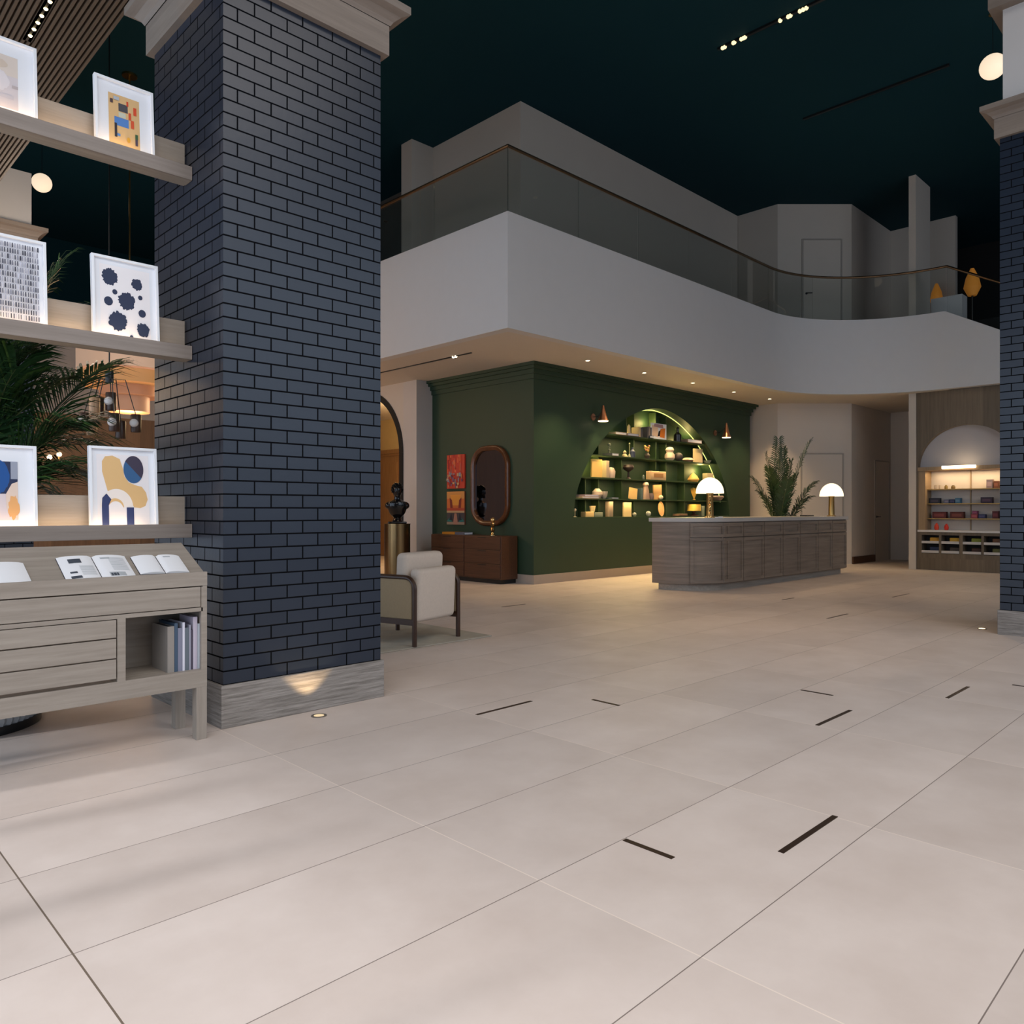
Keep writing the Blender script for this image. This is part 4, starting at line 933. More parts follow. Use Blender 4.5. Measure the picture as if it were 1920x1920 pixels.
c = cell(878, 930, 1175, 978, 2); it('carved_bust', MB().lathe([(c[3] * .5, 0), (c[3] * .42, c[4] * .5), (c[3] * .3, c[4] * .72), (c[3] * .42, c[4] * .84), (c[3] * .3, c[4] * .97), (0, c[4])], n=18), Kc(156, 128, 112), c, 'dusty pink carved bottle figure on the second shelf of the arch', 'figurine')
c = cell(938, 984, 1178, 1105, 2); it('pot', MB().lathe([(c[3] * .4, 0), (c[3] * .5, c[4] * .5), (c[3] * .3, c[4]), (0, c[4])], n=18), Kc(112, 96, 96), c, 'mauve small pot between the pink figure and the tan book', 'pot')
c = cell(992, 1082, 1178, 1008, 2, .16); it('book', MB().box(-c[3] / 2, c[3] / 2, -.014, .014, 0, c[4], Matrix.Rotation(-0.05, 4, 'Y')), Kc(196, 150, 98), c, 'brown-tan book facing out on the second shelf of the arch', 'book')
c = cell(1062, 1088, 1178, 1135, 2, .10); it('pebble', MB().ball((0, 0, c[3] * .6), c[3] * .6, sz=1), Kc(232, 214, 180), c, 'white pebble ball in front of the brown-tan book', 'ornament')
c = cell(1415, 1482, 1172, 1022, 2, .14)
mb = MB()
for k in range(6):
    a = -0.9 + 0.36 * k; mb.slab3([(0, 0, .02), (c[3] * .5 * math.sin(a) - .015, 0, c[4] * .6), (c[3] * .7 * math.sin(a), 0, c[4] * (.75 + .2 * math.cos(a))), (c[3] * .5 * math.sin(a) + .02, 0, c[4] * .55)], (0, .006, 0))
mb.lathe([(.03, 0), (.03, .02), (.008, .03)], n=12)
it('leaf_ornament', mb, Kc(196, 150, 60), c, 'golden leaf ornament half hidden by the nearer dome lamp', 'ornament')
c = cell(1662, 1748, 1195, 1138, 2); it('bowl', MB().lathe([(c[3] * .25, 0), (c[3] * .5, c[4] * .7), (c[3] * .42, c[4]), (0, c[4] * .4)], n=20), Kc(124, 104, 96), c, 'mauve-brown bowl right of the nearer dome lamp stem', 'bowl')
# bottom row
c = cell(200, 296, 1385, 1325, 1, .16); it('box', MB().rbox(-c[3] / 2, c[3] / 2, -.06, .06, 0, c[4], .006), Kc(232, 196, 136), c, 'cream box on the sill of the arch', 'box')
c = cell(300, 395, 1385, 1332, 1, .16); it('box', MB().rbox(-c[3] / 2, c[3] / 2, -.06, .06, 0, c[4], .006), Kc(128, 132, 118), c, 'grey-green box beside the cream box on the sill', 'box')
c = cell(276, 332, 1325, 1256, 1, .16); it('cup', MB().lathe([(c[3] * .3, 0), (c[3] * .45, c[4] * .95), (c[3] * .4, c[4] * .95), (0, c[4] * .1)], n=18), Kc(240, 216, 160), (c[0], c[1], AZ0 + .012 + cell(200, 296, 1385, 1325, 1, .16)[4]), 'cream cup standing on the two sill boxes', 'cup')
c = cell(470, 516, 1382, 1206, 1, .16); it('block_vase', MB().rbox(-c[3] / 2, c[3] / 2, -.05, .05, 0, c[4], .01), Kc(166, 142, 122), c, 'tall beige block vase on the sill of the arch', 'vase')
c = cell(650, 738, 1384, 1222, 1, .14); it('book', MB().box(-c[3] / 2, c[3] / 2, -.014, .014, 0, c[4]), Kc(222, 192, 142), c, 'cream book facing out on the sill of the arch', 'book')
c = cell(762, 792, 1384, 1354, 1, .12); it('pebble', MB().ball((0, 0, c[3] * .5), c[3] * .5), Kc(150, 148, 134), c, 'small grey ball right of the cream book on the sill', 'ornament')
c = cell(915, 952, 1384, 1338, 1, .12); it('pebble', MB().ball((0, 0, c[3] * .5), c[3] * .5), Kc(166, 164, 156), c, 'larger grey ball left of the round wooden dish', 'ornament')
c = cell(1018, 1128, 1376, 1208, 1, .18); it('dish', MB().lathe([(0, -.012), (c[4] * .42, -.012), (c[4] * .5, .012), (c[4] * .46, .012), (c[4] * .40, -.002), (0, -.002)], n=32, M=Matrix.Translation((0, 0, c[4] * .5)) @ Matrix.Rotation(PI / 2 - .1, 4, 'X') @ Matrix.Diagonal((.68, 1, 1, 1))), Kc(206, 156, 104), c, 'oval wooden dish propped upright on the sill of the arch', 'dish')
c = cell(1242, 1340, 1340, 1310, 1); it('tray', MB().rbox(-c[3] / 2, c[3] / 2, -.08, .08, 0, c[4] * .9, .006), Kc(116, 88, 66), c, 'brown flat tray on the sill of the arch', 'tray')
c = cell(1402, 1490, 1384, 1245, 1, .16)
p = thing('table_lamp', 'tiny yellow-shaded lamp on the sill of the arch behind the reception desk', 'lamp', c[:3])
MB().lathe([(c[3] * .35, 0), (c[3] * .35, .01), (c[3] * .1, c[4] * .2), (c[3] * .14, c[4] * .45)], n=18).build('stem', Kc(70, 26, 18), p)
MB().lathe([(c[3] * .5, c[4] * .42), (c[3] * .48, c[4] * .95), (0, c[4] * .95)], n=22).build('lamp_shade', Kc(226, 190, 90), p)
upbook(cell(1492, 1524, 1375, 1262, 1, .2), Kc(110, 116, 104), 'grey-green book right of the tiny yellow lamp')
c = cell(90, 126, 1384, 1288, 1, .10); it('bead_totem', MB().lathe([(.03, 0), (.03, .01), (.006, .02), (.006, c[4] * .75)], n=12).ball((0, 0, c[4] * .86), .028), Kc(216, 196, 160), c, 'little white ball on a stand in the low left corner of the arch', 'ornament')

# ================================================================== WALL LIGHTS
def sconce(label, pxc, pyt, pyb, pxr, pyr):
    y = GY - 0.20; X = on_y(pxc, y); zb_ = z_at(pyb, X, y); zt_ = z_at(pyt, X, y)
    t = thing('wall_sconce', label, 'wall lamp', (X, y, zb_), 0, 'copper cone wall lamps')
    H = zt_ - zb_
    MB().lathe([(0.088, 0), (0.094, 0.0), (0.060, H * .35), (0.028, H * .8), (0.016, H), (0, H)], (0, 0, 0), 28).build('lamp_shade', M_copper, t)
    MB().lathe([(0.0, 0.010), (0.086, 0.006), (0.090, -0.004), (0.086, -0.012), (0, -0.014)], (0, 0, 0), 24).build('bulb', emit('sconce_bulb', (1.0, 0.80, 0.5), 3.5), t)
    Xr = on_y(pxr, GY - 0.01) - X; zr = z_at(pyr, Xr + X, GY) - zb_
    MB().lathe([(0.06, 0), (0.06, 0.018), (0, 0.018)], (0, 0, 0), 24, Matrix.Translation((Xr, GY - y - 0.001, zr)) @ Matrix.Rotation(PI / 2, 4, 'X')).build('wall_rose', M_copper, t)
    MB().tube([(Xr, GY - y - 0.015, zr), (Xr, 0.08, zr), (0.02, 0.0, H * .78)], 0.007, 8).build('arm', M_black, t)
    l = lamp('SPOT', 'sconce_glow', (X, y, zb_ - 0.03), 14, (1.0, 0.68, 0.36), 0.05, spot_size=math.radians(110), spot_blend=0.9)
sconce('copper cone wall lamp left of the arched bookshelf', 1131, 760, 789, 1112, 782)
sconce('copper cone wall lamp right of the arched bookshelf', 1362, 793, 820, 1341, 812)

# ================================================================== SIDEBOARD GROUP
SX, SY0, SY1 = 8.60, 8.985, 10.79
t = thing('sideboard', 'walnut sideboard with drawers against the green wall below the mirror', 'sideboard', (SX, SY0, 0))
SL = SY1 - SY0
MB().box(0.03, 0.37, 0.04, SL - 0.04, 0, 0.07).build('plinth', M_black, t, smooth=False)
Mwy = wood('walnut_y', (0.055, 0.020, 0.008, 1), (0.105, 0.042, 0.018, 1), 'y', 1.2, 0.4)
MB().box(0.0, 0.372, 0, SL, 0.07, 0.78).build('carcass', Mwy, t, smooth=False, bevel=0.004)
for k in range(2):
    for (z0, z1) in ((0.555, 0.765), (0.325, 0.547), (0.09, 0.317)):
        y0 = 0.012 + k * (SL - 0.012) / 2; y1 = (k + 1) * (SL - 0.012) / 2
        d = MB().box(-0.014, 0.002, y0 + 0.004, y1 - 0.004, z0, z1).build('drawer', Mwy, t, smooth=False, bevel=0.003)
        MB().box(-0.018, -0.010, (y0 + y1) / 2 - 0.10, (y0 + y1) / 2 + 0.10, z1 - 0.022, z1 - 0.008).build('handle', plain('dark_walnut', (0.02, 0.008, 0.004), 0.5), d, smooth=False)
for (a, b, c_, lab) in ((833, 857, (196, 128, 30), 'amber book lying on the walnut sideboard'), (857, 875, (96, 96, 108), 'slate book lying beside the amber book on the walnut sideboard')):
    yb, ya = on_x(a, 8.75), on_x(b, 8.75)
    b_ = thing('book', lab, 'book', (8.80, (ya + yb) / 2, 0.78), 0, 'books on the sideboard')
    w = (yb - ya) / 2 - 0.003
    cm = Kc(*c_)
    MB().box(-.1, .1, -w, w, 0, .006).box(-.1, .1, -w, w, .036, .042).box(-.1, -.094, -w, w, .006, .036).build('cover', cm, b_, smooth=False)
    MB().box(-.094, .092, -w + .006, w - .006, .006, .036).build('pages', cm if c_[0] > 150 else M_paper, b_, smooth=False)
y = on_x(924, 8.78)
mb = MB().lathe([(.055, 0), (.055, .012), (.03, .02), (.02, .05), (.035, .09), (.02, .13), (.04, .17), (.022, .21), (.016, .225)], n=18).ball((0, 0, .262), .042, 16)
mb.ball((-.01, -.03, .20), .024, 10).ball((.01, .03, .12), .022, 10)
tag(mb.build('gold_figurine', M_gold, loc=(8.78, y, 0.78)), 'polished gold figurine standing on the walnut sideboard', 'figurine')
# mirror
my = (on_x(884, 8.97) + on_x(955, 8.97)) / 2; mw = (on_x(884, 8.97) - on_x(955, 8.97)) / 2
mz0, mz1 = 0.935, 2.31; mc = (mz0 + mz1) / 2; mh = (mz1 - mz0) / 2
t = thing('wall_mirror', 'tall rounded walnut-framed mirror on the green wall above the sideboard', 'mirror', (8.995, my, mc))
def rrect(w, h, r, n=10):
    o = []
    for cx, cz, a0 in ((w - r, h - r, 0), (-w + r, h - r, PI / 2), (-w + r, -h + r, PI), (w - r, -h + r, 3 * PI / 2)):
        o += [(cx + r * math.cos(a0 + PI / 2 * k / n), cz + r * math.sin(a0 + PI / 2 * k / n)) for k in range(n + 1)]
    return o
mb = MB(); secs = []
for e, x_ in ((0.0, 0.0), (0.0, -0.05), (0.018, -0.068), (0.055, -0.068), (0.085, -0.05), (0.092, -0.012)):
    secs.append([mb.bm.verts.new((x_, p[0], p[1])) for p in rrect(mw - e, mh - e, 0.36 - e)])
for a, b in zip(secs, secs[1:]):
    for k in range(len(a)): mb.bm.faces.new([a[k], a[(k + 1) % len(a)], b[(k + 1) % len(a)], b[k]])
mb.build('frame', plain('burr_walnut', (0.10, 0.035, 0.012), 0.22, var=0.35, scale=14), t)
MB().slab3([(-0.014, p[0], p[1]) for p in rrect(mw - 0.085, mh - 0.085, 0.275)], (0.008, 0, 0)).build('mirror_glass', plain('mirror_silver', (0.22, 0.21, 0.23), 0.03, 1.0, var=0.0), t, smooth=False)
# two canvases
def canvas(label, z0, z1, shapes, ground):
    ya, yb = on_x(871, 8.97), on_x(838, 8.97)
    t = thing('canvas_painting', label, 'painting', (8.97, (ya + yb) / 2, z0), 0, 'paired paintings on the green wall')
    w, h = (yb - ya) / 2, z1 - z0
    MB().box(0, 0.028, -w, w, 0, h).build('canvas', ground, t, smooth=False)
    mats = []; mb = MB(); ix = {}
    for i, (pts, c_) in enumerate(shapes):
        if c_ not in ix: ix[c_] = len(mats); mats.append(Kc(*c_))
        mb.mat(ix[c_]); mb.poly([(-0.001 - 0.0003 * i, w - 2 * w * p[0], p[1] * h) for p in pts])
    mb.build('paint', mats, t, smooth=False, recalc=False)
rd = random.Random(21); sh = [(R4(0, 0, 1, 1), (196, 62, 38))]
pal = [(212, 84, 44), (222, 110, 60), (170, 40, 34), (206, 60, 50), (180, 96, 84)]
for k in range(34):
    x, y = rd.random() * .9, .42 + rd.random() * .5; w, h = .03 + .05 * rd.random(), .06 + .22 * rd.random(); sh.append((R4(x, y, min(1, x + w), min(1, y + h)), pal[k % 5]))
pal = [(116, 84, 116), (150, 150, 160), (196, 130, 80), (206, 160, 110), (120, 130, 140), (170, 60, 50), (90, 60, 90)]
for k in range(44):
    x, y = rd.random() * .92, rd.random() * .42; w, h = .04 + .07 * rd.random(), .03 + .09 * rd.random(); sh.append((R4(x, y, min(1, x + w), y + h), pal[k % 7]))
canvas('upper canvas painting of red and orange vertical strokes beside the mirror', 1.594, 2.20, sh, Kc(196, 62, 38))
sh = [(R4(0, 0, 1, 1), (70, 60, 62)), (R4(0, .40, 1, 1), (200, 104, 44)), (R4(0, .78, 1, 1), (206, 140, 70)), ([(.2, .9), (.8, .9), (.66, .58), (.34, .58)], (226, 150, 56)), ([(.16, .82), (.3, .74), (.34, .5), (.2, .5)], (124, 40, 30)), ([(.84, .82), (.7, .74), (.66, .5), (.8, .5)], (124, 40, 30)), (R4(0, .42, 1, .50), (176, 66, 42)), (R4(0, .36, 1, .42), (186, 150, 110)),
      ([(.0, 0), (1, 0), (1, .08), (0, .08)], (150, 130, 110)), ([(.36, 0), (.64, 0), (.56, .34), (.44, .34)], (170, 120, 100)), ([(0, .1), (.3, .08), (.22, .24)], (24, 110, 104)), ([(1, .1), (.7, .08), (.78, .24)], (24, 110, 104)), ([(.14, .14), (.34, .12), (.26, .36)], (24, 32, 48)), ([(.86, .14), (.66, .12), (.74, .36)], (24, 32, 48))]
canvas('lower canvas painting of a mirrored orange and teal form beside the mirror', 0.945, 1.54, sh, Kc(120, 70, 50))

# ================================================================== BUST ON ITS DRUM
bx = 8.0; by = on_x(745, bx)
t = thing('drum_pedestal', 'round bronze drum pedestal carrying the black bust beside the arched doorway', 'pedestal', (bx, by, 0))
MB().lathe([(0.225, 0), (0.225, 0.955), (0.23, 0.955), (0.23, 0.97), (0, 0.97)], (0, 0, 0), 48).build('drum', M_bronze, t)
MB().cyl((0, 0, 0), 0.235, 0.03, 48).build('foot_ring', M_brass, t)
t = thing('sculpture_bust', 'glossy black portrait bust on the bronze drum pedestal', 'bust', (bx, by, 0.97), AZ + PI / 2 + 0.25)
M_bust = plain('black_gloss_bronze', (0.006, 0.006, 0.007), 0.12, var=0.1)
mb = MB().rbox(-0.155, 0.155, -0.10, 0.10, 0, 0.035, 0.012)
mb.lathe([(0.10, 0.03), (0.075, 0.06), (0.065, 0.10), (0.10, 0.14)], n=24)
S = Matrix.Diagonal((1.0, 0.62, 1, 1))
mb.lathe([(0.085, 0.12), (0.135, 0.18), (0.165, 0.26), (0.185, 0.33), (0.17, 0.375), (0.10, 0.40), (0.055, 0.425), (0.052, 0.47), (0.06, 0.50)], n=28, M=S)
mb.ball((-0.150, 0, 0.315), 0.062, 14).ball((0.150, 0, 0.315), 0.062, 14)
mb.lathe([(0.0, 0.455), (0.045, 0.465), (0.072, 0.50), (0.084, 0.55), (0.088, 0.60), (0.078, 0.645), (0.05, 0.675), (0, 0.685)], n=24, M=Matrix.Diagonal((0.92, 1.08, 1, 1)))
mb.lathe([(0.0, -0.012), (0.014, 0), (0.010, 0.03), (0.004, 0.055), (0, 0.06)], (0, 0.094, 0.545), 10)
mb.ball((0, 0.080, 0.515), 0.020, 10, sz=0.5).ball((0, 0.074, 0.485), 0.026, 10).ball((-0.033, 0.082, 0.583), 0.016, 8, sz=.6).ball((0.033, 0.082, 0.583), 0.016, 8, sz=.6).ball((-0.082, 0.0, 0.565), 0.020, 8, sx=.6, sz=1.3).ball((0.082, 0.0, 0.565), 0.020, 8, sx=.6, sz=1.3)
mb.build('figure', M_bust, t)
mb = MB()
for k in range(46):
    a = k * 2.399; q = (k + .5) / 46; zz = 0.70 - 0.16 * q; r = 0.088 * math.sqrt(max(0, 1 - ((zz - .59) / .115) ** 2)) if zz < .705 else 0
    x_, y_ = r * math.cos(a), r * math.sin(a) * 1.1
    if y_ > 0.055 and zz < 0.63: continue
    mb.ball((x_, y_ - .008, zz), 0.024, 8)
mb.build('hair', M_bust, t)

# ================================================================== ARMCHAIR AND RUG
def armchair(label, x, y, rz):
    t = thing('armchair', label, 'chair', (x, y, 0.012), rz, None)
    W, D, H = 0.33, 0.365, 0.60
    for s in (-1, 1):
        r = 0.10; px_ = s * W
        path = [(px_, -D, 0), (px_, -D, H - r)] + [(px_, -D + r - r * math.cos(a), H - r + r * math.sin(a)) for a in [PI / 2 * k / 6 for k in range(1, 7)]] + [(px_, D - r + r * math.sin(a), H - r + r * math.cos(a)) for a in [PI / 2 * k / 6 for k in range(0, 7)]] + [(px_, D, 0)]
        MB().tube(path, 0.0215, 10).build('arm_frame', M_chairwood, t)
        MB().box(px_ - 0.018, px_ + 0.018, -D, D, 0.185, 0.235).build('side_rail', M_chairwood, t, smooth=False)
        MB().rbox(px_ - 0.014, px_ + 0.014, -D + 0.02, D - 0.02, 0.232, H - 0.012, 0.012).build('side_panel', M_linen, t)
    MB().box(-W, W, D - 0.02, D + 0.015, 0.185, 0.235).build('front_rail', M_chairwood, t, smooth=False)
    MB().rbox(-W + 0.02, W - 0.02, -D + 0.12, D + 0.02, 0.23, 0.43, 0.05, 4).build('seat', M_cream, t)
    tilt = Matrix.Translation((0, -D + 0.05, 0.2)) @ Matrix.Rotation(0.05, 4, 'X')
    MB().rbox(-0.287, 0.287, -0.05, 0.07, 0.0, 0.475, 0.045, 5, tilt).build('backrest', M_cream, t)
    MB().rbox(-0.285, 0.285, 0.10, 0.235, 0.20, 0.60, 0.05, 5, tilt).build('back_cushion', M_cream, t)
    return t
armchair('cream upholstered armchair with bent walnut side frames beside the big brick pillar', 4.318, 5.80, math.radians(14.5))
rug = MB().rbox(0, 3.0, 0, 3.2, 0, 0.012, 0.005, 1).build('rug', plain('grey_woven_rug', (0.36, 0.335, 0.28), 0.95, var=0.3, scale=5), loc=(2.0, 5.35, 0.0))
tag(rug, 'thin grey-green woven rug under the cream armchair', 'rug')

# ================================================================== FLOOR FITTINGS
def slot(name, a, b, label, w=0.011):
    (x0, y0), (x1, y1) = at_z(*a, 0), at_z(*b, 0)
    d = Vector((x1 - x0, y1 - y0, 0)); L = d.length
    # the inlays follow the two floor axes
    ang = 0.0 if abs(d.x) > abs(d.y) else PI / 2
    L = abs(d.x) if ang == 0 else abs(d.y)
    cx, cy = (x0 + x1) / 2, (y0 + y1) / 2
    o = MB().box(-L / 2, L / 2, -w, w, 0.0002, 0.002).build(name, M_slot, loc=(cx, cy, 0), rot=(0, 0, ang), smooth=False)
    tag(o, label, 'floor inlay', 'dark floor inlays')
FS = [((1170, 1575), (1263, 1609), 'short dark inlay in the floor tiles, lowest one running toward the viewer'),
      ((1462, 1598), (1568, 1531), 'longest and nearest dark inlay slanting up between the near floor joints'),
      ((892, 1340), (998, 1315), 'dark floor inlay nearest the big brick pillar base'),
      ((1110, 1312), (1162, 1323), 'short dark floor inlay right of the one by the big pillar'),
      ((1502, 1294), (1562, 1304), 'shallow dark floor inlay in mid floor, just behind the slanting one'),
      ((1531, 1360), (1596, 1332), 'slanting dark floor inlay in mid floor beside the long floor joint'),
      ((1774, 1309), (1817, 1288), 'dark floor inlay in front of the right brick pillar'),
      ((1552, 1160), (1588, 1151), 'faint dark floor inlay in front of the far end of the reception desk'),
      ((1469, 1125), (1486, 1121), 'tiny floor inlay close to the reception desk front'),
      ((1676, 1120), (1702, 1113), 'faint floor inlay before the corridor opening'),
      ((940, 1138), (986, 1133), 'faint floor inlay in front of the walnut sideboard'),
      ((1900, 1283), (1930, 1290), 'dark floor inlay cut by the right picture edge')]
for a, b, lab in FS: slot('floor_inlay', a, b, lab)
def uplight(x, y, label, tgt, e, ang=70, glow=3):
    t = thing('floor_uplight', label, 'floor lamp', (x, y, 0), 0, 'recessed floor uplights')
    MB().lathe([(0.045, 0.0), (0.045, 0.004), (0.034, 0.005), (0.034, 0.003), (0, 0.003)], n=24).build('rim', plain('steel_ring', (0.35, 0.33, 0.3), 0.3, 1.0), t)
    MB().lathe([(0.030, 0.0035), (0, 0.0045)], n=20).build('lens', emit('uplight_lens_%d' % int(glow * 10), (1.0, 0.78, 0.46), glow), t)
    l = lamp('SPOT', 'uplight_beam', (x, y, 0.03), e, (1.0, 0.70, 0.38), 0.02, spot_size=math.radians(ang), spot_blend=0.35); aim(l, tgt)
ux = on_y(588, 4.05)
uplight(ux, 3.99, 'recessed uplight in the floor before the big brick pillar', (ux, 4.12, 0.42), 5.5, 80, 0.4)
xx, yy = at_z(1841, 1179, 0)
uplight(xx, yy, 'bright recessed uplight in the floor before the right brick pillar', (8.6, 1.7, 0.8), 6, 62)
l = lamp('SPOT', 'uplight_beam', (8.44, 1.45, 0.02), 2.5, (1.0, 0.70, 0.38), 0.02, spot_size=math.radians(66), spot_blend=0.4); aim(l, (8.57, 1.45, 0.5))

# ================================================================== CEILING FITTINGS
for i, (px, py) in enumerate([(1102, 676), (1208, 699), (1299, 718), (1376, 735), (1443, 748)]):
    x, y = at_z(px, py, SOF - 0.001)
    w_ = ['first', 'second', 'third', 'fourth', 'fifth'][i]
    t = thing('downlight', w_ + ' recessed downlight in the balcony soffit counting away from its outer corner', 'downlight', (x, y, SOF), 0, 'soffit downlights')
    MB().lathe([(0.05, 0), (0.05, -0.004), (0.036, -0.006), (0.036, -0.002)], n=24).build('trim_ring', M_white, t)
    MB().lathe([(0.034, -0.003), (0, -0.006)], n=20).build('lens', emit('downlight_lens', (1.0, 0.82, 0.55), 8), t)
    l = lamp('SPOT', 'downlight_beam', (x, y, SOF - 0.03), 140, (1.0, 0.69, 0.38), 0.04, spot_size=math.radians(95), spot_blend=0.7)
def track(name, label, x, y0, y1, z, beads, bead_m, r=0.014, w=0.022):
    t = thing(name, label, 'track light', (x, y0, z), 0, None)
    MB().box(-w, w, 0, y1 - y0, -0.012, 0.02).build('track_channel', M_black, t, smooth=False)
    for yb in beads:
        MB().ball((0, yb - y0, -0.010), r, 10).build('bulb', bead_m, t)
tx = 10.17
track('track_light', 'black track with small lit bulbs crossing the dark teal ceiling', tx, 1.5, 5.98, CEIL - 0.02, [on_x(p, tx) for p in (1355, 1359, 1375, 1377, 1390, 1394, 1397, 1463, 1478, 1482, 1500, 1506, 1512)], M_dim, 0.03)
track('track_light', 'unlit black track lower on the dark teal ceiling near the stair', 13.05, 3.7, 6.0, CEIL - 0.02, [], M_dim)
track('track_light', 'slim black track in the balcony soffit above the walnut sideboard', 7.73, 8.73, 13.5, SOF, [on_x(850, 7.73), on_x(855, 7.73)], emit('track_spot', (1, .82, .6), 5), 0.02, 0.014)
track('track_light', 'recessed strip of bright LED beads in the slatted ceiling', 1.43, 5.2, 6.55, LOWC + 0.012, [5.3 + 0.105 * k for k in range(12)], M_bead, 0.015, 0.03)
def globe(label, x, y, z, r):
    t = thing('globe_pendant', label, 'pendant lamp', (x, y, z), 0, 'glass globe pendants')
    MB().ball((0, 0, 0), r, 32).build('globe', M_globe, t)
    MB().tube([(0, 0, r), (0, 0, CEIL - z)], 0.004, 6).build('cord', M_black, t)
    MB().cyl((0, 0, CEIL - z - 0.02), 0.05, 0.02, 18).build('ceiling_rose', M_brass, t)
d = 10.6; a, b = ratio(1861.5); x, y = a * d, b * d; globe('round opal globe pendant beside the right pillar shaft', x, y, EYE + (HOR - 125) / F * d, 0.165)
d = 13.2; a, b = ratio(78.5); x, y = a * d, b * d; globe('round opal globe pendant beside the distant cream pillar shaft', x, y, EYE + (HOR - 343) / F * d, 0.155)
for (hy, fx, fy) in ((2.2, 5.8, 4.3), (2.9, 7.6, 3.2), (3.8, 8.4, 5.2), (4.6, 11.2, 4.0), (5.4, 12.6, 4.9)):
    l = lamp('SPOT', 'track_beam', (tx, hy, CEIL - 0.10), 300, (1.0, 0.66, 0.36), 0.04, spot_size=math.radians(38), spot_blend=1.0); aim(l, (fx, fy, 0))
# tiered drum pendant
d = 12.1; a, b = ratio(243); x, y = a * d, b * d
t = thing('drum_pendant', 'large three-tier woven drum pendant glowing orange behind the ledges', 'pendant lamp', (x, y, 2.7))
M_rim = emit('shade_rim', (1.0, 0.42, 0.09), 0.9)
SH_M = [emit('woven_shade_pale', (0.62, 0.40, 0.27), 0.42), emit('woven_shade_amber', (0.55, 0.26, 0.09), 0.40), emit('woven_shade_rust', (0.48, 0.22, 0.11), 0.30), emit('woven_shade_tan', (0.50, 0.26, 0.15), 0.30)]
for i, (r, z0, z1) in enumerate(((0.74, 0.66, 1.5), (0.68, 0.44, 0.64), (0.43, 0.28, 0.44), (0.29, 0.04, 0.28))):
    MB().lathe([(r - 0.01, z0), (r, z0), (r, z1), (r - 0.01, z1)], n=48).build('shade_tier', SH_M[i], t)
    MB().lathe([(r - 0.012, z0 + 0.012), (r - 0.02, z0 + 0.004), (0, z0 + 0.006)], n=48).build('diffuser', M_rim, t)
MB().tube([(0, 0, 1.5), (0, 0, CEIL - 2.7)], 0.012, 6).build('cord', M_brass, t)
MB().lathe([(0.11, CEIL - 2.7 - 0.03), (0.11, CEIL - 2.7), (0, CEIL - 2.7)], n=24).build('ceiling_rose', M_brass, t)
lamp('POINT', 'pendant_glow', (x, y, 2.6), 60, (1.0, 0.55, 0.25), 0.3)
# cluster chandelier of wooden cylinders with small white globes
d = 9.4; a, b = ratio(205); cx_, cy_ = a * d, b * d
t = thing('cluster_chandelier', 'chandelier of walnut cylinders with small white globes beyond the palm', 'chandelier', (cx_, cy_, 2.3))
M_cyl = wood('pale_cylinder_wood', (0.42, 0.24, 0.12, 1), (0.55, 0.33, 0.18, 1), 'z', 1.0, 0.4)
M_cyd = wood('dark_cylinder_wood', (0.03, 0.012, 0.006, 1), (0.06, 0.025, 0.012, 1), 'z', 1.0, 0.4)
hub = (0, 0, 0.55)
MB().tube([(0, 0, 0.45), (0, 0, CEIL - 2.3)], 0.008, 6).build('cord', M_black, t)
MB().lathe([(0.05, 0.45), (0.05, 0.6)], n=18).build('hub', M_black, t)
for (px, py, tone, gl) in [(158, 791, 0, 1), (172, 800, 1, 0), (214, 792, 0, 1), (226, 806, 0, 0), (255, 794, 0, 1), (208, 753, 0, 1), (177, 762, 1, 0), (186, 762, 0, 0)]:
    aa, bb = ratio(px); dd = d + random.uniform(-0.15, 0.15); X, Y = aa * dd - cx_, bb * dd - cy_; Z = EYE + (HOR - py) / F * dd - 2.3
    arm = MB().lathe([(0.055, -0.11), (0.06, -0.10), (0.06, 0.10), (0.055, 0.11)], (X, Y, Z), 18).build('cylinder_head', M_cyd if tone == 0 else M_cyl, t)
    MB().tube([(0, 0, 0.5), (X * .6, Y * .6, 0.5), (X, Y, Z + 0.1)], 0.006, 6).build('arm', M_black, arm)
    if gl:
        v = Vector((-CA, -SA, 0)) * 0.05
        MB().ball((X + v.x, Y + v.y, Z), 0.052, 16).build('globe', plain('milk_glass', (0.75, 0.72, 0.70), 0.25, var=0.02), arm)
for px_, py_, lab in ((93, 857, 'small warm bulb on the lounge panelling, lower of the pair beyond the palm'), (111, 852, 'small warm bulb on the lounge panelling, higher of the pair beyond the palm')):
    X = on_y(px_, 16.40); t = thing('wall_bulb', lab, 'wall lamp', (X, 16.40, z_at(py_, X, 16.40)), 0, 'bulbs on the lounge wall')
    MB().ball((0, 0, 0), 0.045, 16).build('bulb', emit('warm_bulb', (1.0, 0.78, 0.5), 4), t)
    MB().cyl((0, 0, -0.12), 0.02, 0.08, 12).build('holder', M_brass, t)
    MB().tube([(0, 0, -0.09), (0, 0.10, -0.09)], 0.012, 8).build('bracket', M_brass, t)
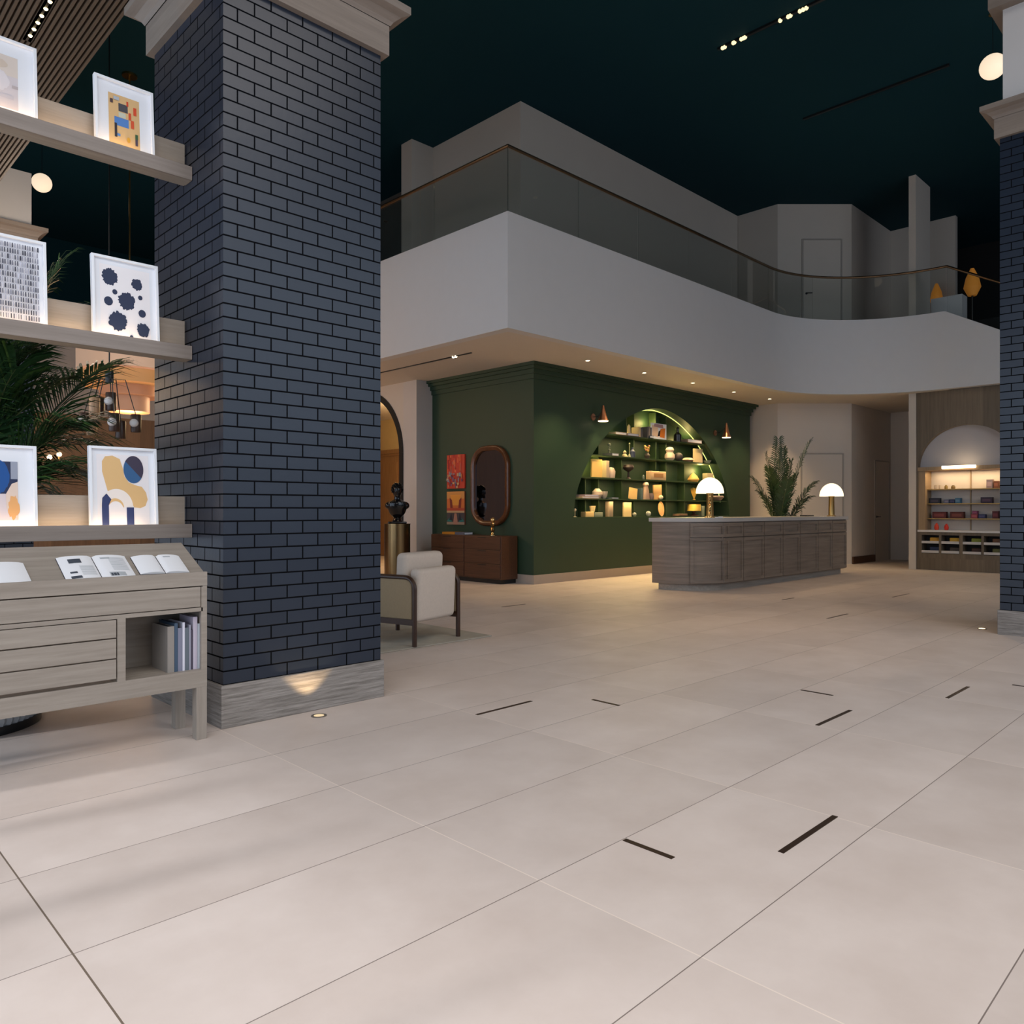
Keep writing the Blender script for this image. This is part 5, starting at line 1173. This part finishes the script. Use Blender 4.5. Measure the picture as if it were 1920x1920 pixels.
# lounge table seen through the slot below the lowest ledge
t = thing('dining_table', 'long light wooden lounge table glimpsed below the lowest ledge', 'table', (3.4, 9.6, 0))
MB().box(-1.8, 1.8, -0.45, 0.45, 0.70, 0.745).build('tabletop', wood('honey_oak', (0.42, 0.22, 0.07, 1), (0.55, 0.32, 0.12, 1), 'x'), t, smooth=False)
for sx_ in (-1.7, 1.7):
    for sy_ in (-0.38, 0.38): MB().box(sx_ - .03, sx_ + .03, sy_ - .03, sy_ + .03, 0, 0.70).build('leg', M_walnut, t, smooth=False)
for k, (x_, lab) in enumerate(((2.0, 'dark lounge stool at the end of the long table behind the palm'), (2.9, 'dark lounge stool second along the long table'), (3.8, 'dark lounge stool third along the long table'))):
    s = thing('stool', lab, 'stool', (x_, 8.85, 0), 0, 'stools at the lounge table')
    MB().cyl((0, 0, 0.62), 0.18, 0.05, 24).build('seat', M_walnut, s)
    for q in range(4):
        a_ = PI / 4 + q * PI / 2; MB().tube([(0.13 * math.cos(a_), 0.13 * math.sin(a_), 0.62), (0.2 * math.cos(a_), 0.2 * math.sin(a_), 0)], 0.014, 6).build('leg', M_black, s)

# ================================================================== RETAIL NICHE
yL, yR = RC + RR, RC - RR
t = thing('retail_shelving', 'lit white-backed shop shelving inside the arched oak niche', 'shelving', (RX, RC, 0))
W = RR - 0.002
NDP = 0.42
MB().box(NDP - 0.02, NDP, -W, W, 0.24, 2.03).build('back_panel', plain('shop_back', (0.60, 0.54, 0.49), 0.6, var=0.02), t, smooth=False)
jm = wood('shop_oak', (0.26, 0.17, 0.09, 1), (0.36, 0.24, 0.13, 1), 'z', 0.8)
MB().box(0.02, NDP - 0.02, W - 0.13, W, 0.79, 2.0).build('side_panel', jm, t, smooth=False)
MB().box(0.02, NDP - 0.02, -W, -W + 0.13, 0.79, 2.0).build('side_panel', jm, t, smooth=False)
MB().box(-0.012, NDP - 0.02, -W, W, 2.0, 2.075).build('header_board', jm, t, smooth=False)
M_shelf = plain('brass_edge_shelf', (0.33, 0.21, 0.07), 0.4, 0.6)
ZS = [1.632, 1.343, 1.043]
for z in ZS: MB().box(0.14, NDP - 0.02, -W + 0.13, W - 0.13, z - 0.02, z).build('shelf', M_shelf, t, smooth=False)
yd = on_x(1818, RX + 0.3) - RC
MB().box(NDP - 0.045, NDP - 0.02, yd - 0.008, yd + 0.008, 0.81, 2.0).build('divider', jm, t, smooth=False)
MB().box(-0.03, NDP - 0.02, -W, W, 0.765, 0.805).build('countertop', plain('shop_counter', (0.62, 0.58, 0.55), 0.4), t, smooth=False)
MB().box(0.30, NDP - 0.02, -W, W, 0.24, 0.765).build('bin_carcass', plain('bin_dark', (0.03, 0.024, 0.02), 0.7), t, smooth=False)
fr = MB(); edges = [on_x(p, RX) - RC for p in (1728, 1760.6, 1765, 1798.6, 1805, 1840, 1844.5, 1880)]
zz = [(0.70, 0.585, 0.535), (0.535, 0.395, 0.345)]
fr.box(0.0, 0.02, -W, W, 0.705, 0.765).box(0.0, 0.02, -W, W, 0.24, 0.335)
lo = W
ye = edges + [-W]
fr.box(0, 0.3, edges[0], W, 0.335, 0.705)
for q in (1, 3, 5): fr.box(0, 0.3, edges[q + 1], edges[q], 0.335, 0.705)
fr.box(0, 0.3, -W, edges[7], 0.335, 0.705)
fr.build('bin_frame', M_archwood, t, smooth=False)
bins = []
for q in range(4):
    for (zt_, zl1, zl0) in zz:
        b = MB().box(0.01, 0.29, edges[2 * q + 1], edges[2 * q], zl0 - 0.0, zl0 + 0.012).build('bin', plain('bin_white', (0.55, 0.51, 0.48), 0.5), t, smooth=False)
        MB().box(-0.012, 0.008, edges[2 * q + 1] + 0.004, edges[2 * q] - 0.004, zl0, zl1).build('bin_lip', plain('bin_white', (0.55, 0.51, 0.48), 0.5), b, smooth=False)
        bins.append(((edges[2 * q] + edges[2 * q + 1]) / 2, zl0 + 0.012))
y0_, y1_ = on_x(1766, RX - 0.06) - RC, on_x(1829, RX - 0.06) - RC
MB().tube([(-0.05, y0_, 2.055), (-0.05, y1_, 2.055)], 0.030, 12).build('light_bar', emit('retail_bar', (1.0, 0.80, 0.52), 5), t)
lamp('AREA', 'retail_glow', (RX + 0.20, RC, 1.99), 7, (1.0, 0.74, 0.42), (0.12, 1.3))
lamp('POINT', 'retail_bar_glow', (RX - 0.12, RC, 2.10), 2.5, (1.0, 0.76, 0.46), 0.08)
lamp('SPOT', 'retail_side_glow', (RX + 0.06, RC + W - 0.16, 1.97), 3, (1.0, 0.70, 0.36), 0.02, spot_size=math.radians(70), spot_blend=0.8)
def goods(kind, x0, x1, yb, yt, z, c_, label, cat='box', dep=0.28, m=None):
    X = RX + dep; ya = on_x(1720 + x1 / 9.6, X); yb_ = on_x(1720 + x0 / 9.6, X)
    h = (yb - yt) / 9.6 * (X * CA + RC * SA) / F; w = (yb_ - ya) * 0.97
    mb = MB(); m = m or Kc(*c_)
    if kind == 'carton':
        p = thing('carton', label, cat, (X, (ya + yb_) / 2, z), 0, 'goods in the retail niche')
        MB().box(-0.06, 0.06, -w / 2, w / 2, 0, h).build('box', m, p, smooth=False, bevel=0.003)
        MB().box(-0.0612, -0.060, -w * .36, w * .36, h * .25, h * .7).build('label_panel', Kc(min(255, c_[0] + 36), min(255, c_[1] + 26), min(255, c_[2] + 26)), p, smooth=False)
        return p
    if kind == 'tumbler': mb.lathe([(w * .42, 0), (w * .5, h), (w * .46, h), (w * .38, h * .06), (0, h * .06)], n=20)
    if kind == 'jar': mb.lathe([(w * .46, 0), (w * .5, h * .3), (w * .46, h * .75), (w * .3, h * .82), (w * .34, h), (0, h)], n=20)
    if kind == 'vase': mb.lathe([(w * .36, 0), (w * .5, h * .35), (w * .4, h * .7), (w * .16, h * .92), (w * .2, h)], n=22)
    return tag(mb.build(kind, m, loc=(X, (ya + yb_) / 2, z)), label, cat, 'goods in the retail niche')
gl = plain('pale_glassware', (0.52, 0.44, 0.34), 0.1)
goods('tumbler', 308, 350, 515, 440, ZS[0], None, 'pale glass tumbler first on the top retail shelf', 'glass', m=gl)
goods('tumbler', 385, 430, 515, 440, ZS[0], None, 'pale glass tumbler second on the top retail shelf', 'glass', m=gl)
goods('jar', 485, 550, 515, 442, ZS[0], (134, 112, 60), 'olive jar beside the tumblers on the top retail shelf', 'jar')
goods('jar', 605, 685, 515, 450, ZS[0], (120, 98, 56), 'brown-olive jar next along on the top retail shelf', 'jar')
goods('carton', 1255, 1370, 510, 355, ZS[0], (160, 140, 140), 'tall white patterned carton on the top retail shelf', 'box')
goods('carton', 1385, 1475, 510, 385, ZS[0], (136, 84, 56), 'copper-brown carton on the top retail shelf', 'box')
goods('carton', 230, 420, 790, 692, ZS[1], (34, 36, 48), 'black-green carton on the middle retail shelf', 'box')
goods('carton', 492, 585, 785, 715, ZS[1], (92, 96, 118), 'small grey-blue carton on the middle retail shelf', 'box')
goods('carton', 592, 688, 785, 712, ZS[1], (32, 40, 76), 'navy carton on the middle retail shelf', 'box')
goods('carton', 692, 792, 785, 690, ZS[1], (62, 104, 130), 'teal-blue carton on the middle retail shelf', 'box')
goods('carton', 1150, 1365, 790, 685, ZS[1], (48, 34, 54), 'dark plum carton on the middle retail shelf', 'box')
goods('carton', 282, 535, 1060, 942, ZS[2], (92, 32, 28), 'first dark red carton on the lowest retail shelf', 'box')
goods('carton', 600, 850, 1060, 942, ZS[2], (84, 34, 24), 'second russet carton on the lowest retail shelf', 'box')
goods('carton', 980, 1100, 1065, 985, ZS[2], (140, 62, 70), 'rose carton on the lowest retail shelf', 'box')
c_ = goods('carton', 1000, 1095, 960, 905, ZS[2], (118, 50, 84), 'magenta carton stacked on the rose carton', 'box')
c_.location.z = ZS[2] + (1065 - 985) / 9.6 * ((RX + .28) * CA + RC * SA) / F
goods('carton', 1110, 1240, 1060, 985, ZS[2], (50, 56, 92), 'indigo carton on the lowest retail shelf', 'box')
goods('carton', 1360, 1475, 1060, 930, ZS[2], (84, 30, 34), 'maroon carton at the pillar end of the lowest retail shelf', 'box')
goods('vase', 302, 392, 1278, 1150, 0.805, (206, 62, 34), 'first red-orange vase on the retail counter', 'vase', 0.12)
goods('vase', 480, 568, 1278, 1160, 0.805, (196, 44, 26), 'second red-orange vase on the retail counter', 'vase', 0.12)
bc = [((206, 150, 40), 'yellow pack in the first upper retail bin'), ((40, 52, 84), 'blue pack in the first lower retail bin'), ((206, 160, 44), 'yellow pack in the second upper retail bin'), ((70, 58, 50), 'brown pack in the second lower retail bin'),
      ((132, 136, 40), 'lime pack in the third upper retail bin'), ((70, 36, 22), 'rust pack in the third lower retail bin'), ((110, 70, 40), 'orange-brown pack in the fourth upper retail bin'), ((104, 100, 50), 'olive pack in the fourth lower retail bin')]
for (yb_, zb_), (c_, lab) in zip(bins, bc):
    p = thing('packet', lab, 'packet', (RX + 0.11, RC + yb_ - 0.06, zb_), 0.1, 'packets in the retail bins')
    MB().rbox(-0.05, 0.05, -0.09, 0.09, 0, 0.105, 0.012).build('pouch', Kc(*c_), p)

# ================================================================== UPPER STAIR LANDING
tag(MB().box(18.0, 18.35, on_x(1804, 18), 5.46, UP + 0.0, 5.735).build('low_plinth', M_white, smooth=False), 'white low plinth on the dark upper landing behind the handrail', 'plinth')
struct(MB().box(17.4, 24.5, 3.0, 4.8, UP - 0.25, UP), 'floor_landing', M_dark)
def amber(label, px, X, z0, h, r):
    y = on_x(px, X)
    t = thing('amber_lamp', label, 'lamp', (X, y, UP), 0, 'amber lamps on the landing')
    MB().cyl((0, 0, 0), 0.12, 0.02, 20).tube([(0, 0, 0.02), (0, 0, z0 - UP)], 0.02, 8).build('stand', M_black, t)
    MB().lathe([(r * .5, z0 - UP), (r, z0 - UP + h * .3), (r * .75, z0 - UP + h * .65), (r * .2, z0 - UP + h), (0, z0 - UP + h)], n=22).build('lamp_shade', emit('amber_glass', (0.9, 0.34, 0.05), 0.12), t)
amber('amber glass lamp by the fin wall on the dark landing', 1756, 19.5, 5.9, 0.55, 0.14)
amber('taller amber glass lamp near the right pillar on the dark landing', 1823, 19.0, 5.9, 0.60, 0.17)

# ================================================================== LIGHT
W_ = bpy.data.worlds.new('dusk'); SC.world = W_; W_.use_nodes = True
W_.node_tree.nodes['Background'].inputs[0].default_value = (0.55, 0.68, 1.0, 1)
W_.node_tree.nodes['Background'].inputs[1].default_value = 0.12
# daylight through the two window walls, then added overhead fill
lamp('AREA', 'daylight_left', (WX - 0.4, 6.0, 2.35), 640, (0.66, 0.81, 1.0), (4.5, 21), rot=(0, -PI / 2, 0))
lamp('AREA', 'daylight_front', (7.5, -7.4, 4.6), 430, (0.76, 0.87, 1.0), (12, 6.4), rot=(PI / 2 - 0.45, 0, 0))
lamp('AREA', 'overhead_fill_left', (-0.6, -0.5, LOWC - 0.04), 225, (1.0, 0.95, 0.91), (4.6, 6))  # unseen overhead fill, added to brighten the near floor
lamp('AREA', 'overhead_fill_front', (4.2, -3.2, CEIL - 0.06), 290, (1.0, 0.92, 0.86), (4.4, 4.4))  # second added fill, high and out of view, for floor brightness
s = lamp('SUN', 'low_sun', (-20, 3, 10), 1.7, (0.98, 0.98, 1.0)); s.data.angle = math.radians(2.0)
el = math.radians(24); az = math.radians(-7.8)
s.rotation_euler = Vector((math.cos(az) * math.cos(el), math.sin(az) * math.cos(el), -math.sin(el))).to_track_quat('-Z', 'Y').to_euler()
lamp('POINT', 'inner_room_lamp', (10.2, 13.3, 2.9), 150, (1.0, 0.72, 0.36), 0.2)
lamp('POINT', 'lounge_fill', (2.3, 10.4, 4.4), 45, (1.0, 0.80, 0.62), 0.2)  # hidden point added to lift the distant pillar's cream shaft
lamp('POINT', 'lounge_fill', (0.5, 12.0, 3.0), 60, (1.0, 0.66, 0.36), 0.3)
lamp('POINT', 'lounge_fill', (5.6, 13.0, 3.0), 60, (1.0, 0.66, 0.36), 0.3)
for yy in (9.4, 10.6):
    lamp('SPOT', 'soffit_spot', (7.73, yy, SOF - 0.05), 14, (1.0, 0.78, 0.52), 0.04, rot=(0, 0, 0), spot_size=math.radians(100), spot_blend=0.7)
lamp('SPOT', 'core_wall_fill', (15.2, 5.2, SOF - 0.05), 45, (1.0, 0.70, 0.40), 0.05, spot_size=math.radians(110), spot_blend=0.8)  # added fill hanging free in the atrium, warms the beige core walls

# ================================================================== CAMERA
cam = bpy.data.cameras.new('camera'); co = bpy.data.objects.new('camera', cam); COL.objects.link(co); SC.camera = co
co.location = (0, 0, EYE); co.rotation_euler = (PI / 2, 0, AZ - PI / 2)
cam.sensor_width = 36; cam.lens = 36 * F / 1920; cam.shift_y = -(HOR - 960) / 1920 * -1.0
cam.shift_y = (HOR - 960) / 1920
cam.clip_end = 200; cam.clip_start = 0.05
SC.view_settings.view_transform = 'Standard'; SC.view_settings.look = 'None'
SC.view_settings.exposure = 0.0; SC.view_settings.gamma = 1.0; SC.view_settings.use_curve_mapping = False
